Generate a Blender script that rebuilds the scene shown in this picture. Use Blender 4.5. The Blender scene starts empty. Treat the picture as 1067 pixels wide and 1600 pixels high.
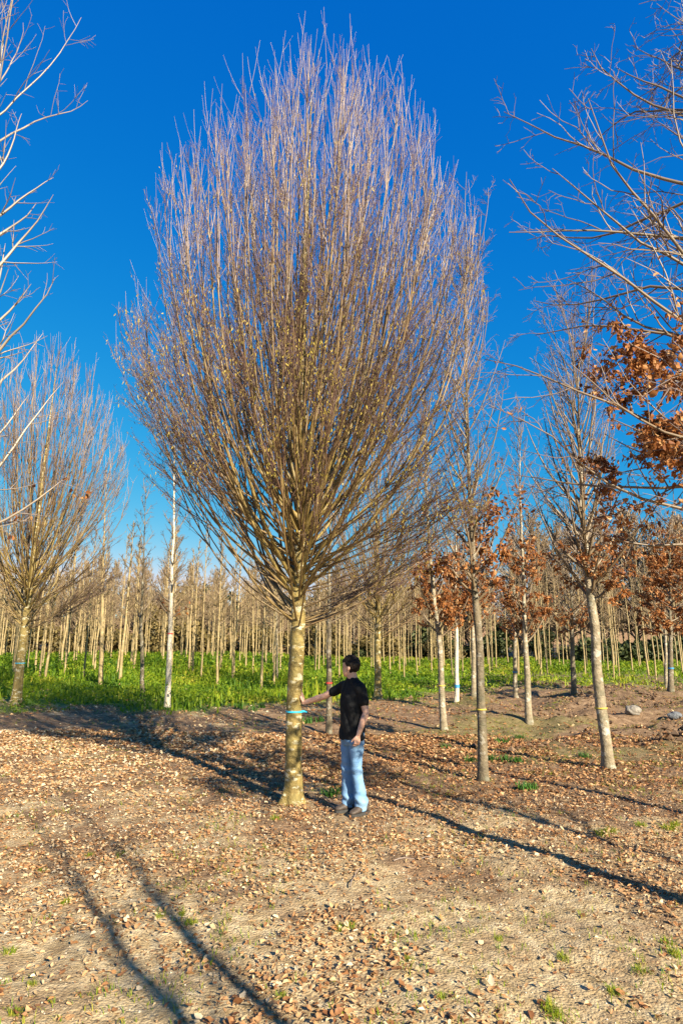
import bpy, bmesh, math
import numpy as np
from mathutils import Vector, Matrix
R = math.radians
sc = bpy.context.scene
COL = sc.collection

# ---------------------------------------------------------------- camera
CAM_H = 1.92
PITCH = math.atan(205 / 960)
cd = bpy.data.cameras.new('camera'); cam = bpy.data.objects.new('camera', cd); COL.objects.link(cam)
cd.sensor_fit = 'VERTICAL'; cd.sensor_height = 36; cd.lens = 960 / 1600 * 36
cd.clip_start = 0.05; cd.clip_end = 3000
cam.location = (0, 0, CAM_H); cam.rotation_euler = (math.pi / 2 + PITCH, 0, 0)
sc.camera = cam
# ---------------------------------------------------------------- sky, sun, exposure
SUN_EL, SUN_AZ = R(26.5), R(34.5)              # sun behind the camera, to its right
TO_SUN = Vector((math.sin(SUN_AZ) * math.cos(SUN_EL), -math.cos(SUN_AZ) * math.cos(SUN_EL), math.sin(SUN_EL)))
w = bpy.data.worlds.new('World'); sc.world = w; w.use_nodes = True
nt = w.node_tree; bg = nt.nodes['Background']
sky = nt.nodes.new('ShaderNodeTexSky'); sky.sky_type = 'NISHITA'; sky.sun_disc = False
sky.sun_elevation = SUN_EL; sky.sun_rotation = math.pi - SUN_AZ
sky.altitude = 0; sky.air_density = 1.0; sky.dust_density = 0.1; sky.ozone_density = 6.0
# the deep, saturated blue of the photograph's sky: one grade per channel, the same in every direction
sep = nt.nodes.new('ShaderNodeSeparateColor'); com = nt.nodes.new('ShaderNodeCombineColor'); nt.links.new(sky.outputs[0], sep.inputs[0])
def _m(op, a, b):
    m = nt.nodes.new('ShaderNodeMath'); m.operation = op; nt.links.new(a, m.inputs[0]); m.inputs[1].default_value = b; return m.outputs[0]
nt.links.new(_m('MINIMUM', _m('MULTIPLY', _m('POWER', sep.outputs[0], 3.0), .08), 4.0), com.inputs[0])
nt.links.new(_m('MULTIPLY', _m('POWER', _m('MULTIPLY', sep.outputs[1], .1), .86), 6.56), com.inputs[1])
nt.links.new(_m('MULTIPLY', _m('POWER', _m('MULTIPLY', sep.outputs[2], .1), .30), 5.4), com.inputs[2])
nt.links.new(com.outputs[0], bg.inputs[0])
bg.inputs[1].default_value = 0.060
sd = bpy.data.lights.new('sun', 'SUN'); sun = bpy.data.objects.new('sun', sd); COL.objects.link(sun)
sd.energy = 5.0; sd.angle = R(0.53); sd.color = (1.0, 0.90, 0.70)
sun.rotation_euler = (-TO_SUN).to_track_quat('-Z', 'Y').to_euler(); sun.location = (20, -30, 25)
sc.view_settings.view_transform = 'Standard'; sc.view_settings.look = 'None'
sc.view_settings.gamma = 1; sc.view_settings.exposure = 1.55
sc.cycles.max_bounces = 5; sc.cycles.diffuse_bounces = 3; sc.cycles.transparent_max_bounces = 4
sc.render.film_transparent = False

# ---------------------------------------------------------------- helpers
def rng(s): return np.random.default_rng(s)
def tag(o, label=None, cat=None, group=None, kind=None):
    if label: o['label'] = label
    if cat: o['category'] = cat
    if group: o['group'] = group
    if kind: o['kind'] = kind
    return o
def empty(name, loc=(0, 0, 0), rz=0, parent=None):
    o = bpy.data.objects.new(name, None); COL.objects.link(o)
    o.location = loc; o.rotation_euler = (0, 0, rz); o.empty_display_size = .2
    o.parent = parent
    return o
def link(name, me, mat=None, parent=None, loc=None):
    o = bpy.data.objects.new(name, me); COL.objects.link(o)
    if mat is not None and len(me.materials) == 0: me.materials.append(mat)
    o.parent = parent
    if loc is not None: o.location = loc
    return o
def mesh_np(name, V, F, attrs=None, smooth=True):
    """V (n,3); F list of (m,k) int arrays; attrs name -> per-vertex float array"""
    me = bpy.data.meshes.new(name)
    V = np.asarray(V, np.float32)
    F = [f for f in F if len(f)]
    me.vertices.add(len(V)); me.vertices.foreach_set('co', V.ravel())
    nl = sum(f.size for f in F); npoly = sum(len(f) for f in F)
    me.loops.add(nl); me.loops.foreach_set('vertex_index', np.concatenate([f.ravel() for f in F]).astype(np.int32))
    tot = np.concatenate([np.full(len(f), f.shape[1]) for f in F]).astype(np.int32)
    st = np.concatenate([[0], np.cumsum(tot)[:-1]]).astype(np.int32)
    me.polygons.add(npoly); me.polygons.foreach_set('loop_start', st)
    try: me.polygons.foreach_set('loop_total', tot)
    except Exception: pass
    me.polygons.foreach_set('use_smooth', np.full(npoly, smooth, bool))
    for k, a in (attrs or {}).items():
        at = me.attributes.new(k, 'FLOAT', 'POINT'); at.data.foreach_set('value', np.asarray(a, np.float32))
    me.update(calc_edges=True)
    return me
def _hash(ix, iy, s):
    n = (ix.astype(np.int64) * 374761393 + iy.astype(np.int64) * 668265263 + s * 1274126177) & 0xffffffff
    n = ((n ^ (n >> 13)) * 1274126177) & 0xffffffff
    return ((n ^ (n >> 16)) & 0xffff) / 65535.0
def noise2(x, y, s=0):
    x = np.asarray(x, float); y = np.asarray(y, float)
    ix = np.floor(x); iy = np.floor(y); fx = x - ix; fy = y - iy
    fx = fx * fx * (3 - 2 * fx); fy = fy * fy * (3 - 2 * fy)
    a = _hash(ix, iy, s); b = _hash(ix + 1, iy, s); c = _hash(ix, iy + 1, s); d = _hash(ix + 1, iy + 1, s)
    return (a * (1 - fx) + b * fx) * (1 - fy) + (c * (1 - fx) + d * fx) * fy - .5
def fbm(x, y, s=0, o=3):
    r = 0; a = 1.
    for i in range(o):
        r = r + a * noise2(x * 2 ** i, y * 2 ** i, s + i * 17); a *= .5
    return r
def sst(a, b, x):
    t = np.clip((np.asarray(x, float) - a) / (b - a), 0, 1); return t * t * (3 - 2 * t)
def norm(v): return v / np.maximum(np.linalg.norm(v, axis=-1, keepdims=True), 1e-9)

# ---------------------------------------------------------------- terrain
def Hs(x, y):
    """smooth lie of the land"""
    x = np.asarray(x, float); y = np.asarray(y, float)
    h = .30 * sst(-2, -10, x) * sst(11, 19, y) + .10 * sst(14, 26, y)
    h = h + .35 * sst(24, 60, y)
    h = h + 7.0 * sst(72, 150, y) + 10 * sst(150, 420, y) * (.6 + .8 * noise2(x * .006, y * .006, 5))
    h = h + .16 * (noise2(x * .22, y * .22, 3) + .0) * sst(5, 12, np.hypot(x, y - 5))
    return h
def Hr(x, y):
    """clods and hollows"""
    x = np.asarray(x, float); y = np.asarray(y, float)
    rough = sst(1.5, 5, x) * sst(11, 15, y) * sst(34, 27, y)
    d = .06 * fbm(x * .9, y * .9, 21) + .034 * fbm(x * 3.6, y * 3.6, 9) + .014 * noise2(x * 13, y * 13, 12) * sst(12, 7, y)
    d = d + rough * (.34 * fbm(x * .9, y * 1.3, 31) + .16 * np.abs(fbm(x * 2.2, y * 2.2, 33)))
    d = d + .28 * np.exp(-(((x - 6.7) / .62) ** 2 + ((y - 12.7) / .4) ** 2)) * (1 + 1.2 * noise2(x * 5, y * 5, 4))
    d = d + .16 * np.exp(-(((x - 8.6) / 1.2) ** 2 + ((y - 17.5) / .5) ** 2))
    return d * sst(60, 30, y)
H0 = float(Hs(.1, 7.5) + Hr(.1, 7.5))
def H(x, y): return Hs(x, y) + Hr(x, y) - H0
cp, sp = math.cos(PITCH), math.sin(PITCH)
def ray(px, py):
    a, b = px - 533.5, 800 - py
    return a, 960 * cp - b * sp, 960 * sp + b * cp          # x, forward, up
def gp(px, py):
    """where the line of sight through a photo pixel meets the ground"""
    dx, dy, dz = ray(px, py); t = np.arange(3.0, 110, .02) / dy
    i = int(np.argmax(CAM_H + dz * t < H(dx * t, dy * t))); t = t[i]
    return np.array([dx * t, dy * t, float(H(dx * t, dy * t))])
def tp(px, py, Y):
    dx, dy, dz = ray(px, py); return np.array([dx / dy * Y, Y, CAM_H + dz / dy * Y])
def grass_mask(x, y):
    e = 18.5 + 7.5 * sst(-1, 9, x) + 1.6 * fbm(x * .35, y * .35, 41) + 1.4 * sst(-4, -1, x)
    m = sst(-1.6, 1.6, y - e + 3.0 * fbm(x * .9, y * .9, 43)) * sst(68, 60, y + 5 * noise2(x * .1, y * .1, 2))
    thin = sst(2, 8, x) * sst(.12, -.12, fbm(x * .3, y * .5, 47)) * sst(42, 30, y)
    return m * (1 - .85 * thin) * (1 - .45 * sst(3, 9, x))

# ---------------------------------------------------------------- materials
def mat(name):
    m = bpy.data.materials.new(name); m.use_nodes = True
    n = m.node_tree; return m, n, n.nodes['Principled BSDF']
def N(n, t, **kw):
    o = n.nodes.new(t)
    for k, v in kw.items():
        if k in o.inputs.keys(): o.inputs[k].default_value = v
        else: setattr(o, k, v)
    return o
def ramp(n, src, stops, interp='LINEAR'):
    r = n.nodes.new('ShaderNodeValToRGB'); n.links.new(src, r.inputs[0]); r.color_ramp.interpolation = interp
    e = r.color_ramp.elements
    while len(e) < len(stops): e.new(.5)
    for i, (p, c) in enumerate(stops):
        e[i].position = p; e[i].color = (*c, 1) if len(c) == 3 else c
    return r
def mixc(n, f, a, b, mode='MIX'):
    m = n.nodes.new('ShaderNodeMix'); m.data_type = 'RGBA'; m.blend_type = mode
    for s, v in ((m.inputs['Factor'], f), (m.inputs['A'], a), (m.inputs['B'], b)):
        if isinstance(v, (int, float)): s.default_value = v
        elif isinstance(v, tuple): s.default_value = (*v, 1)
        else: n.links.new(v, s)
    return m.outputs['Result']
def noise_tex(n, scale, detail=4, vec=None, sc3=None, rough=.6):
    t = N(n, 'ShaderNodeTexNoise'); t.inputs['Scale'].default_value = scale; t.inputs['Detail'].default_value = detail
    t.inputs['Roughness'].default_value = rough
    if vec is None:
        vec = N(n, 'ShaderNodeTexCoord').outputs['Object']
    if sc3:
        mp = N(n, 'ShaderNodeMapping'); mp.inputs['Scale'].default_value = sc3; n.links.new(vec, mp.inputs[0]); vec = mp.outputs[0]
    n.links.new(vec, t.inputs['Vector']); return t
def bump(n, b, src, strength=.3, dist=.02):
    bp = N(n, 'ShaderNodeBump'); bp.inputs['Strength'].default_value = strength; bp.inputs['Distance'].default_value = dist
    n.links.new(src, bp.inputs['Height']); n.links.new(bp.outputs[0], b.inputs['Normal'])
def attr(n, name):
    a = N(n, 'ShaderNodeAttribute'); a.attribute_name = name; return a.outputs['Fac']

def bark_mat(name, c0, c1, patch, moss, patch_amt=.5, moss_amt=.3, band=1.3):
    m, n, b = mat(name)
    t1 = noise_tex(n, 5, 5, sc3=(1, 1, 1.6)); base = ramp(n, t1.outputs[0], [(.3, c0), (.7, c1)]).outputs[0]
    t2 = noise_tex(n, 7, 3, sc3=(1, 1, band)); f2 = ramp(n, t2.outputs[0], [(.555, (0, 0, 0)), (.61, (patch_amt,) * 3)]).outputs[0]
    base = mixc(n, f2, base, patch)
    t3 = noise_tex(n, 3.1, 6); f3 = ramp(n, t3.outputs[0], [(.5, (0, 0, 0)), (.68, (moss_amt,) * 3)]).outputs[0]
    base = mixc(n, f3, base, moss)
    t5 = noise_tex(n, 30, 3, sc3=(1, 1, .5)); base = mixc(n, .45, base, ramp(n, t5.outputs[0], [(.3, (.35, .33, .3)), (.6, (1, 1, 1))]).outputs[0], 'MULTIPLY')
    n.links.new(base, b.inputs['Base Color']); b.inputs['Roughness'].default_value = .72
    t4 = noise_tex(n, 26, 5, sc3=(1, 1, 1.2)); bump(n, b, t4.outputs[0], .85, .025)
    return m
def twig_mat(name, thin, mid, thick, rough=.5, spec=.5):
    """bark of branches: colour follows the age (thickness) of the wood"""
    m, n, b = mat(name)
    c = ramp(n, attr(n, 'thick'), [(.0, thin), (.05, thin), (.16, mid), (.55, thick)]).outputs[0]
    t = noise_tex(n, 2.2, 5); c = mixc(n, 1.0, c, ramp(n, t.outputs[0], [(.3, (.62, .60, .58)), (.65, (1.15, 1.12, 1.1))]).outputs[0], 'MULTIPLY')
    n.links.new(c, b.inputs['Base Color']); b.inputs['Roughness'].default_value = rough
    b.inputs['Specular IOR Level'].default_value = spec
    return m
def leaf_mat(name, stops, trans=.35, rough=.6):
    m, n, b = mat(name)
    c = ramp(n, attr(n, 'rnd'), stops).outputs[0]
    t = noise_tex(n, 40, 3); c = mixc(n, .5, c, ramp(n, t.outputs[0], [(.3, (.6, .55, .5)), (.6, (1, 1, 1))]).outputs[0], 'MULTIPLY')
    n.links.new(c, b.inputs['Base Color']); b.inputs['Roughness'].default_value = rough
    b.inputs['Specular IOR Level'].default_value = .3
    tr = N(n, 'ShaderNodeBsdfTranslucent'); n.links.new(c, tr.inputs[0])
    mx = N(n, 'ShaderNodeMixShader'); mx.inputs[0].default_value = trans
    n.links.new(b.outputs[0], mx.inputs[1]); n.links.new(tr.outputs[0], mx.inputs[2])
    n.links.new(mx.outputs[0], n.nodes['Material Output'].inputs['Surface'])
    return m
def plain(name, c, rough=.6, var=.25, nscale=20, bmp=0, bscale=60, bdist=.004, spec=.5):
    m, n, b = mat(name)
    t = noise_tex(n, nscale, 4)
    lo = tuple(x * (1 - var) for x in c); hi = tuple(min(1, x * (1 + var)) for x in c)
    n.links.new(ramp(n, t.outputs[0], [(.3, lo), (.7, hi)]).outputs[0], b.inputs['Base Color'])
    b.inputs['Roughness'].default_value = rough; b.inputs['Specular IOR Level'].default_value = spec
    if bmp: bump(n, b, noise_tex(n, bscale, 4).outputs[0], bmp, bdist)
    return m

M = {}
M['horn_bark'] = bark_mat('hornbeam_bark', (.17, .115, .028), (.30, .220, .068), (.56, .50, .34), (.12, .105, .025), .8, .65, 2.4)
M['horn_twig'] = twig_mat('hornbeam_twigs', (.125, .070, .064), (.15, .092, .042), (.205, .148, .044))
M['shoot'] = twig_mat('young_shoots', (.27, .205, .165), (.25, .18, .135), (.22, .155, .10), .42, .6)  # paler than the twigs: sun sheen on glossy bark painted into the colour
M['beech_bark'] = bark_mat('beech_bark', (.17, .13, .075), (.33, .265, .175), (.54, .49, .40), (.075, .075, .04), .7, .85)
M['dark_bark'] = bark_mat('mossy_bark', (.09, .068, .038), (.19, .145, .085), (.36, .33, .27), (.05, .055, .028), .5, .85)
M['pale_bark'] = bark_mat('pale_bark', (.50, .42, .30), (.62, .54, .42), (.70, .64, .54), (.35, .27, .16), .5, .4)
M['beech_twig'] = twig_mat('beech_twigs', (.125, .082, .070), (.15, .105, .065), (.17, .125, .072))
M['silver_twig'] = twig_mat('silvery_twigs', (.22, .165, .15), (.26, .21, .165), (.29, .24, .175), .42, .6)
M['pole_bark'] = bark_mat('pole_bark', (.25, .175, .075), (.37, .27, .125), (.47, .38, .23), (.15, .115, .05), .4, .6)
M['pole_twig'] = twig_mat('pole_twigs', (.17, .11, .055), (.20, .135, .068), (.25, .18, .09))
M['wood_twig'] = twig_mat('wood_twigs', (.22, .145, .095), (.24, .16, .10), (.24, .17, .10))
BROWN = [(0, (.11, .034, .011)), (.35, (.26, .090, .025)), (.7, (.43, .18, .052)), (1, (.64, .38, .17))]
M['beech_leaf'] = leaf_mat('beech_leaves', BROWN, .38)
M['litter'] = leaf_mat('leaf_litter', [(0, (.09, .036, .014)), (.2, (.20, .082, .030)), (.45, (.34, .165, .066)), (.7, (.46, .27, .125)), (.9, (.56, .40, .22)), (1, (.62, .50, .33))], .15)
M['grit'] = leaf_mat('grit', [(0, (.16, .10, .06)), (.5, (.36, .27, .17)), (1, (.60, .52, .42))], 0., .9)
M['clod'] = leaf_mat('clods', [(0, (.10, .058, .032)), (1, (.27, .18, .11))], 0., .95)
M['catkin'] = leaf_mat('catkins', [(0, (.25, .20, .028)), (.6, (.43, .33, .045)), (1, (.54, .40, .08))], .3)
M['grass'] = leaf_mat('grass', [(0, (.06, .14, .008)), (.4, (.17, .27, .012)), (.8, (.31, .37, .018)), (1, (.48, .42, .05))], .5)
M['weed'] = leaf_mat('weeds', [(0, (.025, .085, .018)), (.6, (.07, .18, .02)), (1, (.17, .27, .035))], .35)
M['evergreen'] = leaf_mat('evergreen', [(0, (.02, .032, .012)), (.6, (.05, .065, .02)), (1, (.10, .105, .03))], .2)
M['olive'] = leaf_mat('olive_foliage', [(0, (.09, .065, .022)), (.6, (.16, .12, .04)), (1, (.24, .17, .06))], .2)

def ground_mat():
    m, n, b = mat('soil_and_sand')
    tc = N(n, 'ShaderNodeTexCoord').outputs['Object']
    t = noise_tex(n, .95, 7, tc, rough=.68)
    sand = ramp(n, noise_tex(n, 9, 6, tc).outputs[0], [(.3, (.26, .178, .088)), (.5, (.41, .305, .172)), (.72, (.57, .46, .29))]).outputs[0]
    soil = ramp(n, noise_tex(n, 6, 6, tc).outputs[0], [(.3, (.11, .067, .037)), (.55, (.23, .145, .083)), (.75, (.35, .24, .145))]).outputs[0]
    a = N(n, 'ShaderNodeMath', operation='ADD'); n.links.new(t.outputs[0], a.inputs[0]); n.links.new(attr(n, 'soil'), a.inputs[1])
    f = ramp(n, a.outputs[0], [(.44, (0, 0, 0)), (.58, (1, 1, 1))]).outputs[0]
    c = mixc(n, f, sand, soil)
    # pebbles and grit
    v = N(n, 'ShaderNodeTexVoronoi'); v.inputs['Scale'].default_value = 55; n.links.new(tc, v.inputs['Vector'])
    g = ramp(n, v.outputs['Color'], [(.0, (.55, .5, .45)), (.5, (1, 1, 1)), (1, (1.25, 1.22, 1.18))]).outputs[0]
    c = mixc(n, .55, c, g, 'MULTIPLY')
    gr = ramp(n, noise_tex(n, 2.5, 5, tc).outputs[0], [(.3, (.05, .10, .012)), (.55, (.11, .20, .02)), (.75, (.20, .25, .04))]).outputs[0]
    c = mixc(n, attr(n, 'grass'), c, gr)
    fl = ramp(n, noise_tex(n, 1.1, 6, tc).outputs[0], [(.3, (.20, .11, .055)), (.7, (.36, .22, .11))]).outputs[0]
    c = mixc(n, attr(n, 'wood'), c, fl)
    n.links.new(c, b.inputs['Base Color']); b.inputs['Roughness'].default_value = .95; b.inputs['Specular IOR Level'].default_value = .15
    ad = N(n, 'ShaderNodeMath', operation='ADD'); n.links.new(noise_tex(n, 22, 6, tc, rough=.7).outputs[0], ad.inputs[0])
    ml = N(n, 'ShaderNodeMath', operation='MULTIPLY'); ml.inputs[1].default_value = -.35
    n.links.new(v.outputs['Distance'], ml.inputs[0]); n.links.new(ml.outputs[0], ad.inputs[1])
    bump(n, b, ad.outputs[0], .9, .03)
    return m

# ---------------------------------------------------------------- ground
def build_ground():
    nx, ny = 330, 360
    u = np.linspace(-1, 1, nx); xs = 1.9 * np.sinh(6.1 * u)
    v = np.linspace(-.62, 1, ny); ys = 5.5 + 1.9 * np.sinh(6.45 * v)
    X, Y = np.meshgrid(xs, ys); Z = H(X, Y)
    V = np.stack([X, Y, Z], -1).reshape(-1, 3)
    i = np.arange((ny - 1) * (nx - 1)); r, c = i // (nx - 1), i % (nx - 1); a = r * nx + c
    F = np.stack([a, a + 1, a + nx + 1, a + nx], 1)
    x, y = V[:, 0], V[:, 1]
    soil = .10 * sst(6, 11, y) - .10 * sst(6, 3.5, y) + .22 * sst(2, 5, x) * sst(11, 14, y) + .10 * sst(-1.5, .5, x) * sst(7, 9, y) + .3 * np.exp(-(((x - 6.7) / .7) ** 2 + ((y - 12.7) / .5) ** 2))
    gm = grass_mask(x, y)
    gm = np.maximum(gm, .22 * sst(.12, .3, fbm(x * .5, y * .5, 51)) * sst(9, 13, y) * sst(40, 30, y) * sst(0, 3, x))
    me = mesh_np('ground', V, [F], {'soil': soil, 'grass': gm, 'wood': sst(60, 70, y + 4 * noise2(x * .1, y * .1, 2))})
    o = link('ground', me, ground_mat()); tag(o, 'sandy soil ground strewn with brown leaves', kind='structure')
build_ground()

# ---------------------------------------------------------------- tubes (branches)
def tubes(groups):
    """groups: list of (P (B,n,3), R (B,n), sides) -> V, F list, thick"""
    Vs, Fs, Ts, off = [], [], [], 0
    for P, Rr, k in groups:
        B, n, _ = P.shape
        if B == 0: continue
        T = norm(np.gradient(P, axis=1)); D = norm(P[:, -1] - P[:, 0])
        ref = np.zeros_like(D); ref[np.arange(B), np.argmin(np.abs(D), axis=1)] = 1
        U = norm(np.cross(T, ref[:, None, :])); W = np.cross(T, U)
        a = np.arange(k) * 2 * np.pi / k
        V = P[:, :, None, :] + Rr[:, :, None, None] * (np.cos(a)[None, None, :, None] * U[:, :, None, :] + np.sin(a)[None, None, :, None] * W[:, :, None, :])
        Vs.append(V.reshape(-1, 3)); Ts.append(np.repeat(Rr.reshape(-1), k))
        b, j, s = np.meshgrid(np.arange(B), np.arange(n - 1), np.arange(k), indexing='ij')
        b, j, s = b.ravel(), j.ravel(), s.ravel(); s2 = (s + 1) % k
        q = lambda jj, ss: off + (b * n + jj) * k + ss
        Fs.append(np.stack([q(j, s), q(j, s2), q(j + 1, s2), q(j + 1, s)], 1)); off += B * n * k
    return np.concatenate(Vs), Fs, np.concatenate(Ts)
def tube_mesh(name, groups, scale=.04):
    V, F, T = tubes(groups)
    return mesh_np(name, V, F, {'thick': np.clip(T / scale, 0, 1)})
def curve(P0, D0, L, n, trop, jit, g, up=(0, 0, 1), trop_gain=0.):
    """B curves of n points starting at P0 in direction D0, bending upward"""
    B = len(P0); P = np.zeros((B, n, 3)); P[:, 0] = P0; d = norm(D0); st = (L / (n - 1))[:, None]
    tr = np.broadcast_to(np.asarray(trop, float), (B,))[:, None]; upv = np.asarray(up, float)
    for j in range(1, n):
        d = norm(d + upv * tr * (1 + trop_gain * j / n) + g.normal(0, 1, (B, 3)) * jit)
        P[:, j] = P[:, j - 1] + d * st
    return P
def along(P, t):
    """P (B,n,3), t (B,m) in 0..1 -> points (B,m,3), tangents"""
    n = P.shape[1]; f = np.clip(t, 0, .9999) * (n - 1); i = f.astype(int); w_ = (f - i)[..., None]
    b = np.arange(P.shape[0])[:, None]
    A, C = P[b, i], P[b, i + 1]
    return A * (1 - w_) + C * w_, norm(C - A)
def side_dirs(T, ang, g, prefer=None, amt=0.):
    """directions at angle ang from tangents T (B,m,3) with random roll"""
    rnd = norm(g.normal(0, 1, T.shape) + (0 if prefer is None else prefer * amt))
    side = norm(rnd - (rnd * T).sum(-1, keepdims=True) * T)
    return norm(T * np.cos(ang)[..., None] + side * np.sin(ang)[..., None])
def children(P, Rr, m, t0, t1, ang, length, n, trop, jit, r_ratio, r_min, r_tip, g, prefer=None, amt=0., r_max=9.):
    """length: function(t, parent_len) -> (B,m)"""
    B = P.shape[0]; t = g.uniform(t0, t1, (B, m))
    p, T = along(P, t)
    a = g.uniform(ang[0], ang[1], (B, m)); D = side_dirs(T, a, g, None if prefer is None else prefer[:, None, :], amt)
    plen = np.linalg.norm(np.diff(P, axis=1), axis=2).sum(1)[:, None]
    L = length(t, plen) * g.uniform(.6, 1.2, (B, m))
    nn = Rr.shape[1]; f = t * (nn - 1); i = np.minimum(f.astype(int), nn - 2); b = np.arange(B)[:, None]
    pr = Rr[b, i] * (1 - (f - i)) + Rr[b, i + 1] * (f - i)
    r0 = np.clip(pr * r_ratio, r_min, r_max)
    C = curve(p.reshape(-1, 3), D.reshape(-1, 3), L.reshape(-1), n, trop, jit, g)
    s = np.linspace(0, 1, n)[None, :]; r0 = r0.reshape(-1, 1)
    return C, r0 * (1 - s) + np.minimum(r_tip, r0) * s
def trunk_mesh(name, P, r, k=18, flare=0., lump=.05, seed=0, fl_h=.35, sink=.12):
    """trunk with root flare and uneven surface; P (n,3), r (n)"""
    P = np.asarray(P, float); r = np.asarray(r, float)
    n2 = max(12, int(np.ptp(P[:, 2]) / .09)); zz = np.linspace(0, 1, len(P)); q = np.linspace(0, 1, n2) ** 1.15
    Q = np.stack([np.interp(q, zz, P[:, i]) for i in range(3)], 1); rr = np.interp(q, zz, r)
    for _ in range(3): Q[1:-1] = (Q[:-2] + 2 * Q[1:-1] + Q[2:]) / 4
    T = norm(np.gradient(Q, axis=0)); U = norm(np.cross(T, [0, 1, .001])); W = np.cross(T, U)
    a = np.arange(k) * 2 * np.pi / k
    h = Q[:, 2] - Q[0, 2] - sink
    Rr = rr[:, None] * (1 + lump * 2 * noise2(np.cos(a)[None, :] * 1.3 + 7 + seed, h[:, None] * 1.4 + np.sin(a)[None, :] * 1.3, seed) + lump * fbm(a[None, :] * 1.2 + 0 * h[:, None], h[:, None] * 7, seed + 3))
    fl = flare * np.exp(-np.maximum(h, 0) / fl_h)
    Rr = Rr * (1 + fl[:, None] * (1 + .45 * np.cos(a * 4 + seed)[None, :] + .3 * np.cos(a * 7 + 2 * seed)[None, :]))
    V = Q[:, None, :] + Rr[..., None] * (np.cos(a)[None, :, None] * U[:, None, :] + np.sin(a)[None, :, None] * W[:, None, :])
    j, s = np.meshgrid(np.arange(n2 - 1), np.arange(k), indexing='ij'); j, s = j.ravel(), s.ravel(); s2 = (s + 1) % k
    F = np.stack([j * k + s, j * k + s2, (j + 1) * k + s2, (j + 1) * k + s], 1)
    return mesh_np(name, V.reshape(-1, 3), [F], {'thick': np.clip(np.repeat(rr, k) / .04, 0, 1)})

# leaves as folded, curled blades: base, two pairs of edge points, tip
def leaves_np(P, D, Nn, size, g, fold=.25, aspect=.6):
    B = len(P); D = norm(D); S = norm(np.cross(D, Nn)); Nn = np.cross(S, D); s = size[:, None]
    w_ = s * aspect * .5 * g.uniform(.55, 1.15, (B, 1)); cu = (g.uniform(-.35, .35, B) * size)[:, None]
    u = lambda a, b: g.uniform(a, b, (B, 1))
    f1, f2 = u(-.3, 2.2) * fold * w_, u(-.3, 2.2) * fold * w_
    V = np.stack([P, P + D * s * u(.22, .42) + S * w_ * u(.75, 1.1) + Nn * f1, P + D * s * u(.6, .82) + S * w_ * u(.45, .95) + Nn * (f1 + cu * u(.3, .9)),
                  P + D * s + Nn * cu, P + D * s * u(.6, .82) - S * w_ * u(.45, .95) + Nn * (f2 + cu * u(.3, .9)), P + D * s * u(.22, .42) - S * w_ * u(.75, 1.1) + Nn * f2], 1)
    o = np.arange(B)[:, None] * 6
    F = np.concatenate([o + np.array([[0, 1, 2, 3]]), o + np.array([[0, 3, 4, 5]])])
    return V.reshape(-1, 3), F, np.repeat(g.uniform(0, 1, B), 6)
def leaf_mesh(name, P, D, Nn, size, g, fold=.25, aspect=.6, rnd=None):
    V, F, r = leaves_np(P, D, Nn, size, g, fold, aspect)
    if rnd is not None: r = np.repeat(rnd, 6)
    return mesh_np(name, V, [F], {'rnd': r}, smooth=False)
def hang_leaves(P, g, size=(.05, .09)):
    B = len(P); D = g.normal(0, 1, (B, 3)) * .8; D[:, 2] -= .7
    return D, g.normal(0, 1, (B, 3)), g.uniform(*size, B)

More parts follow.
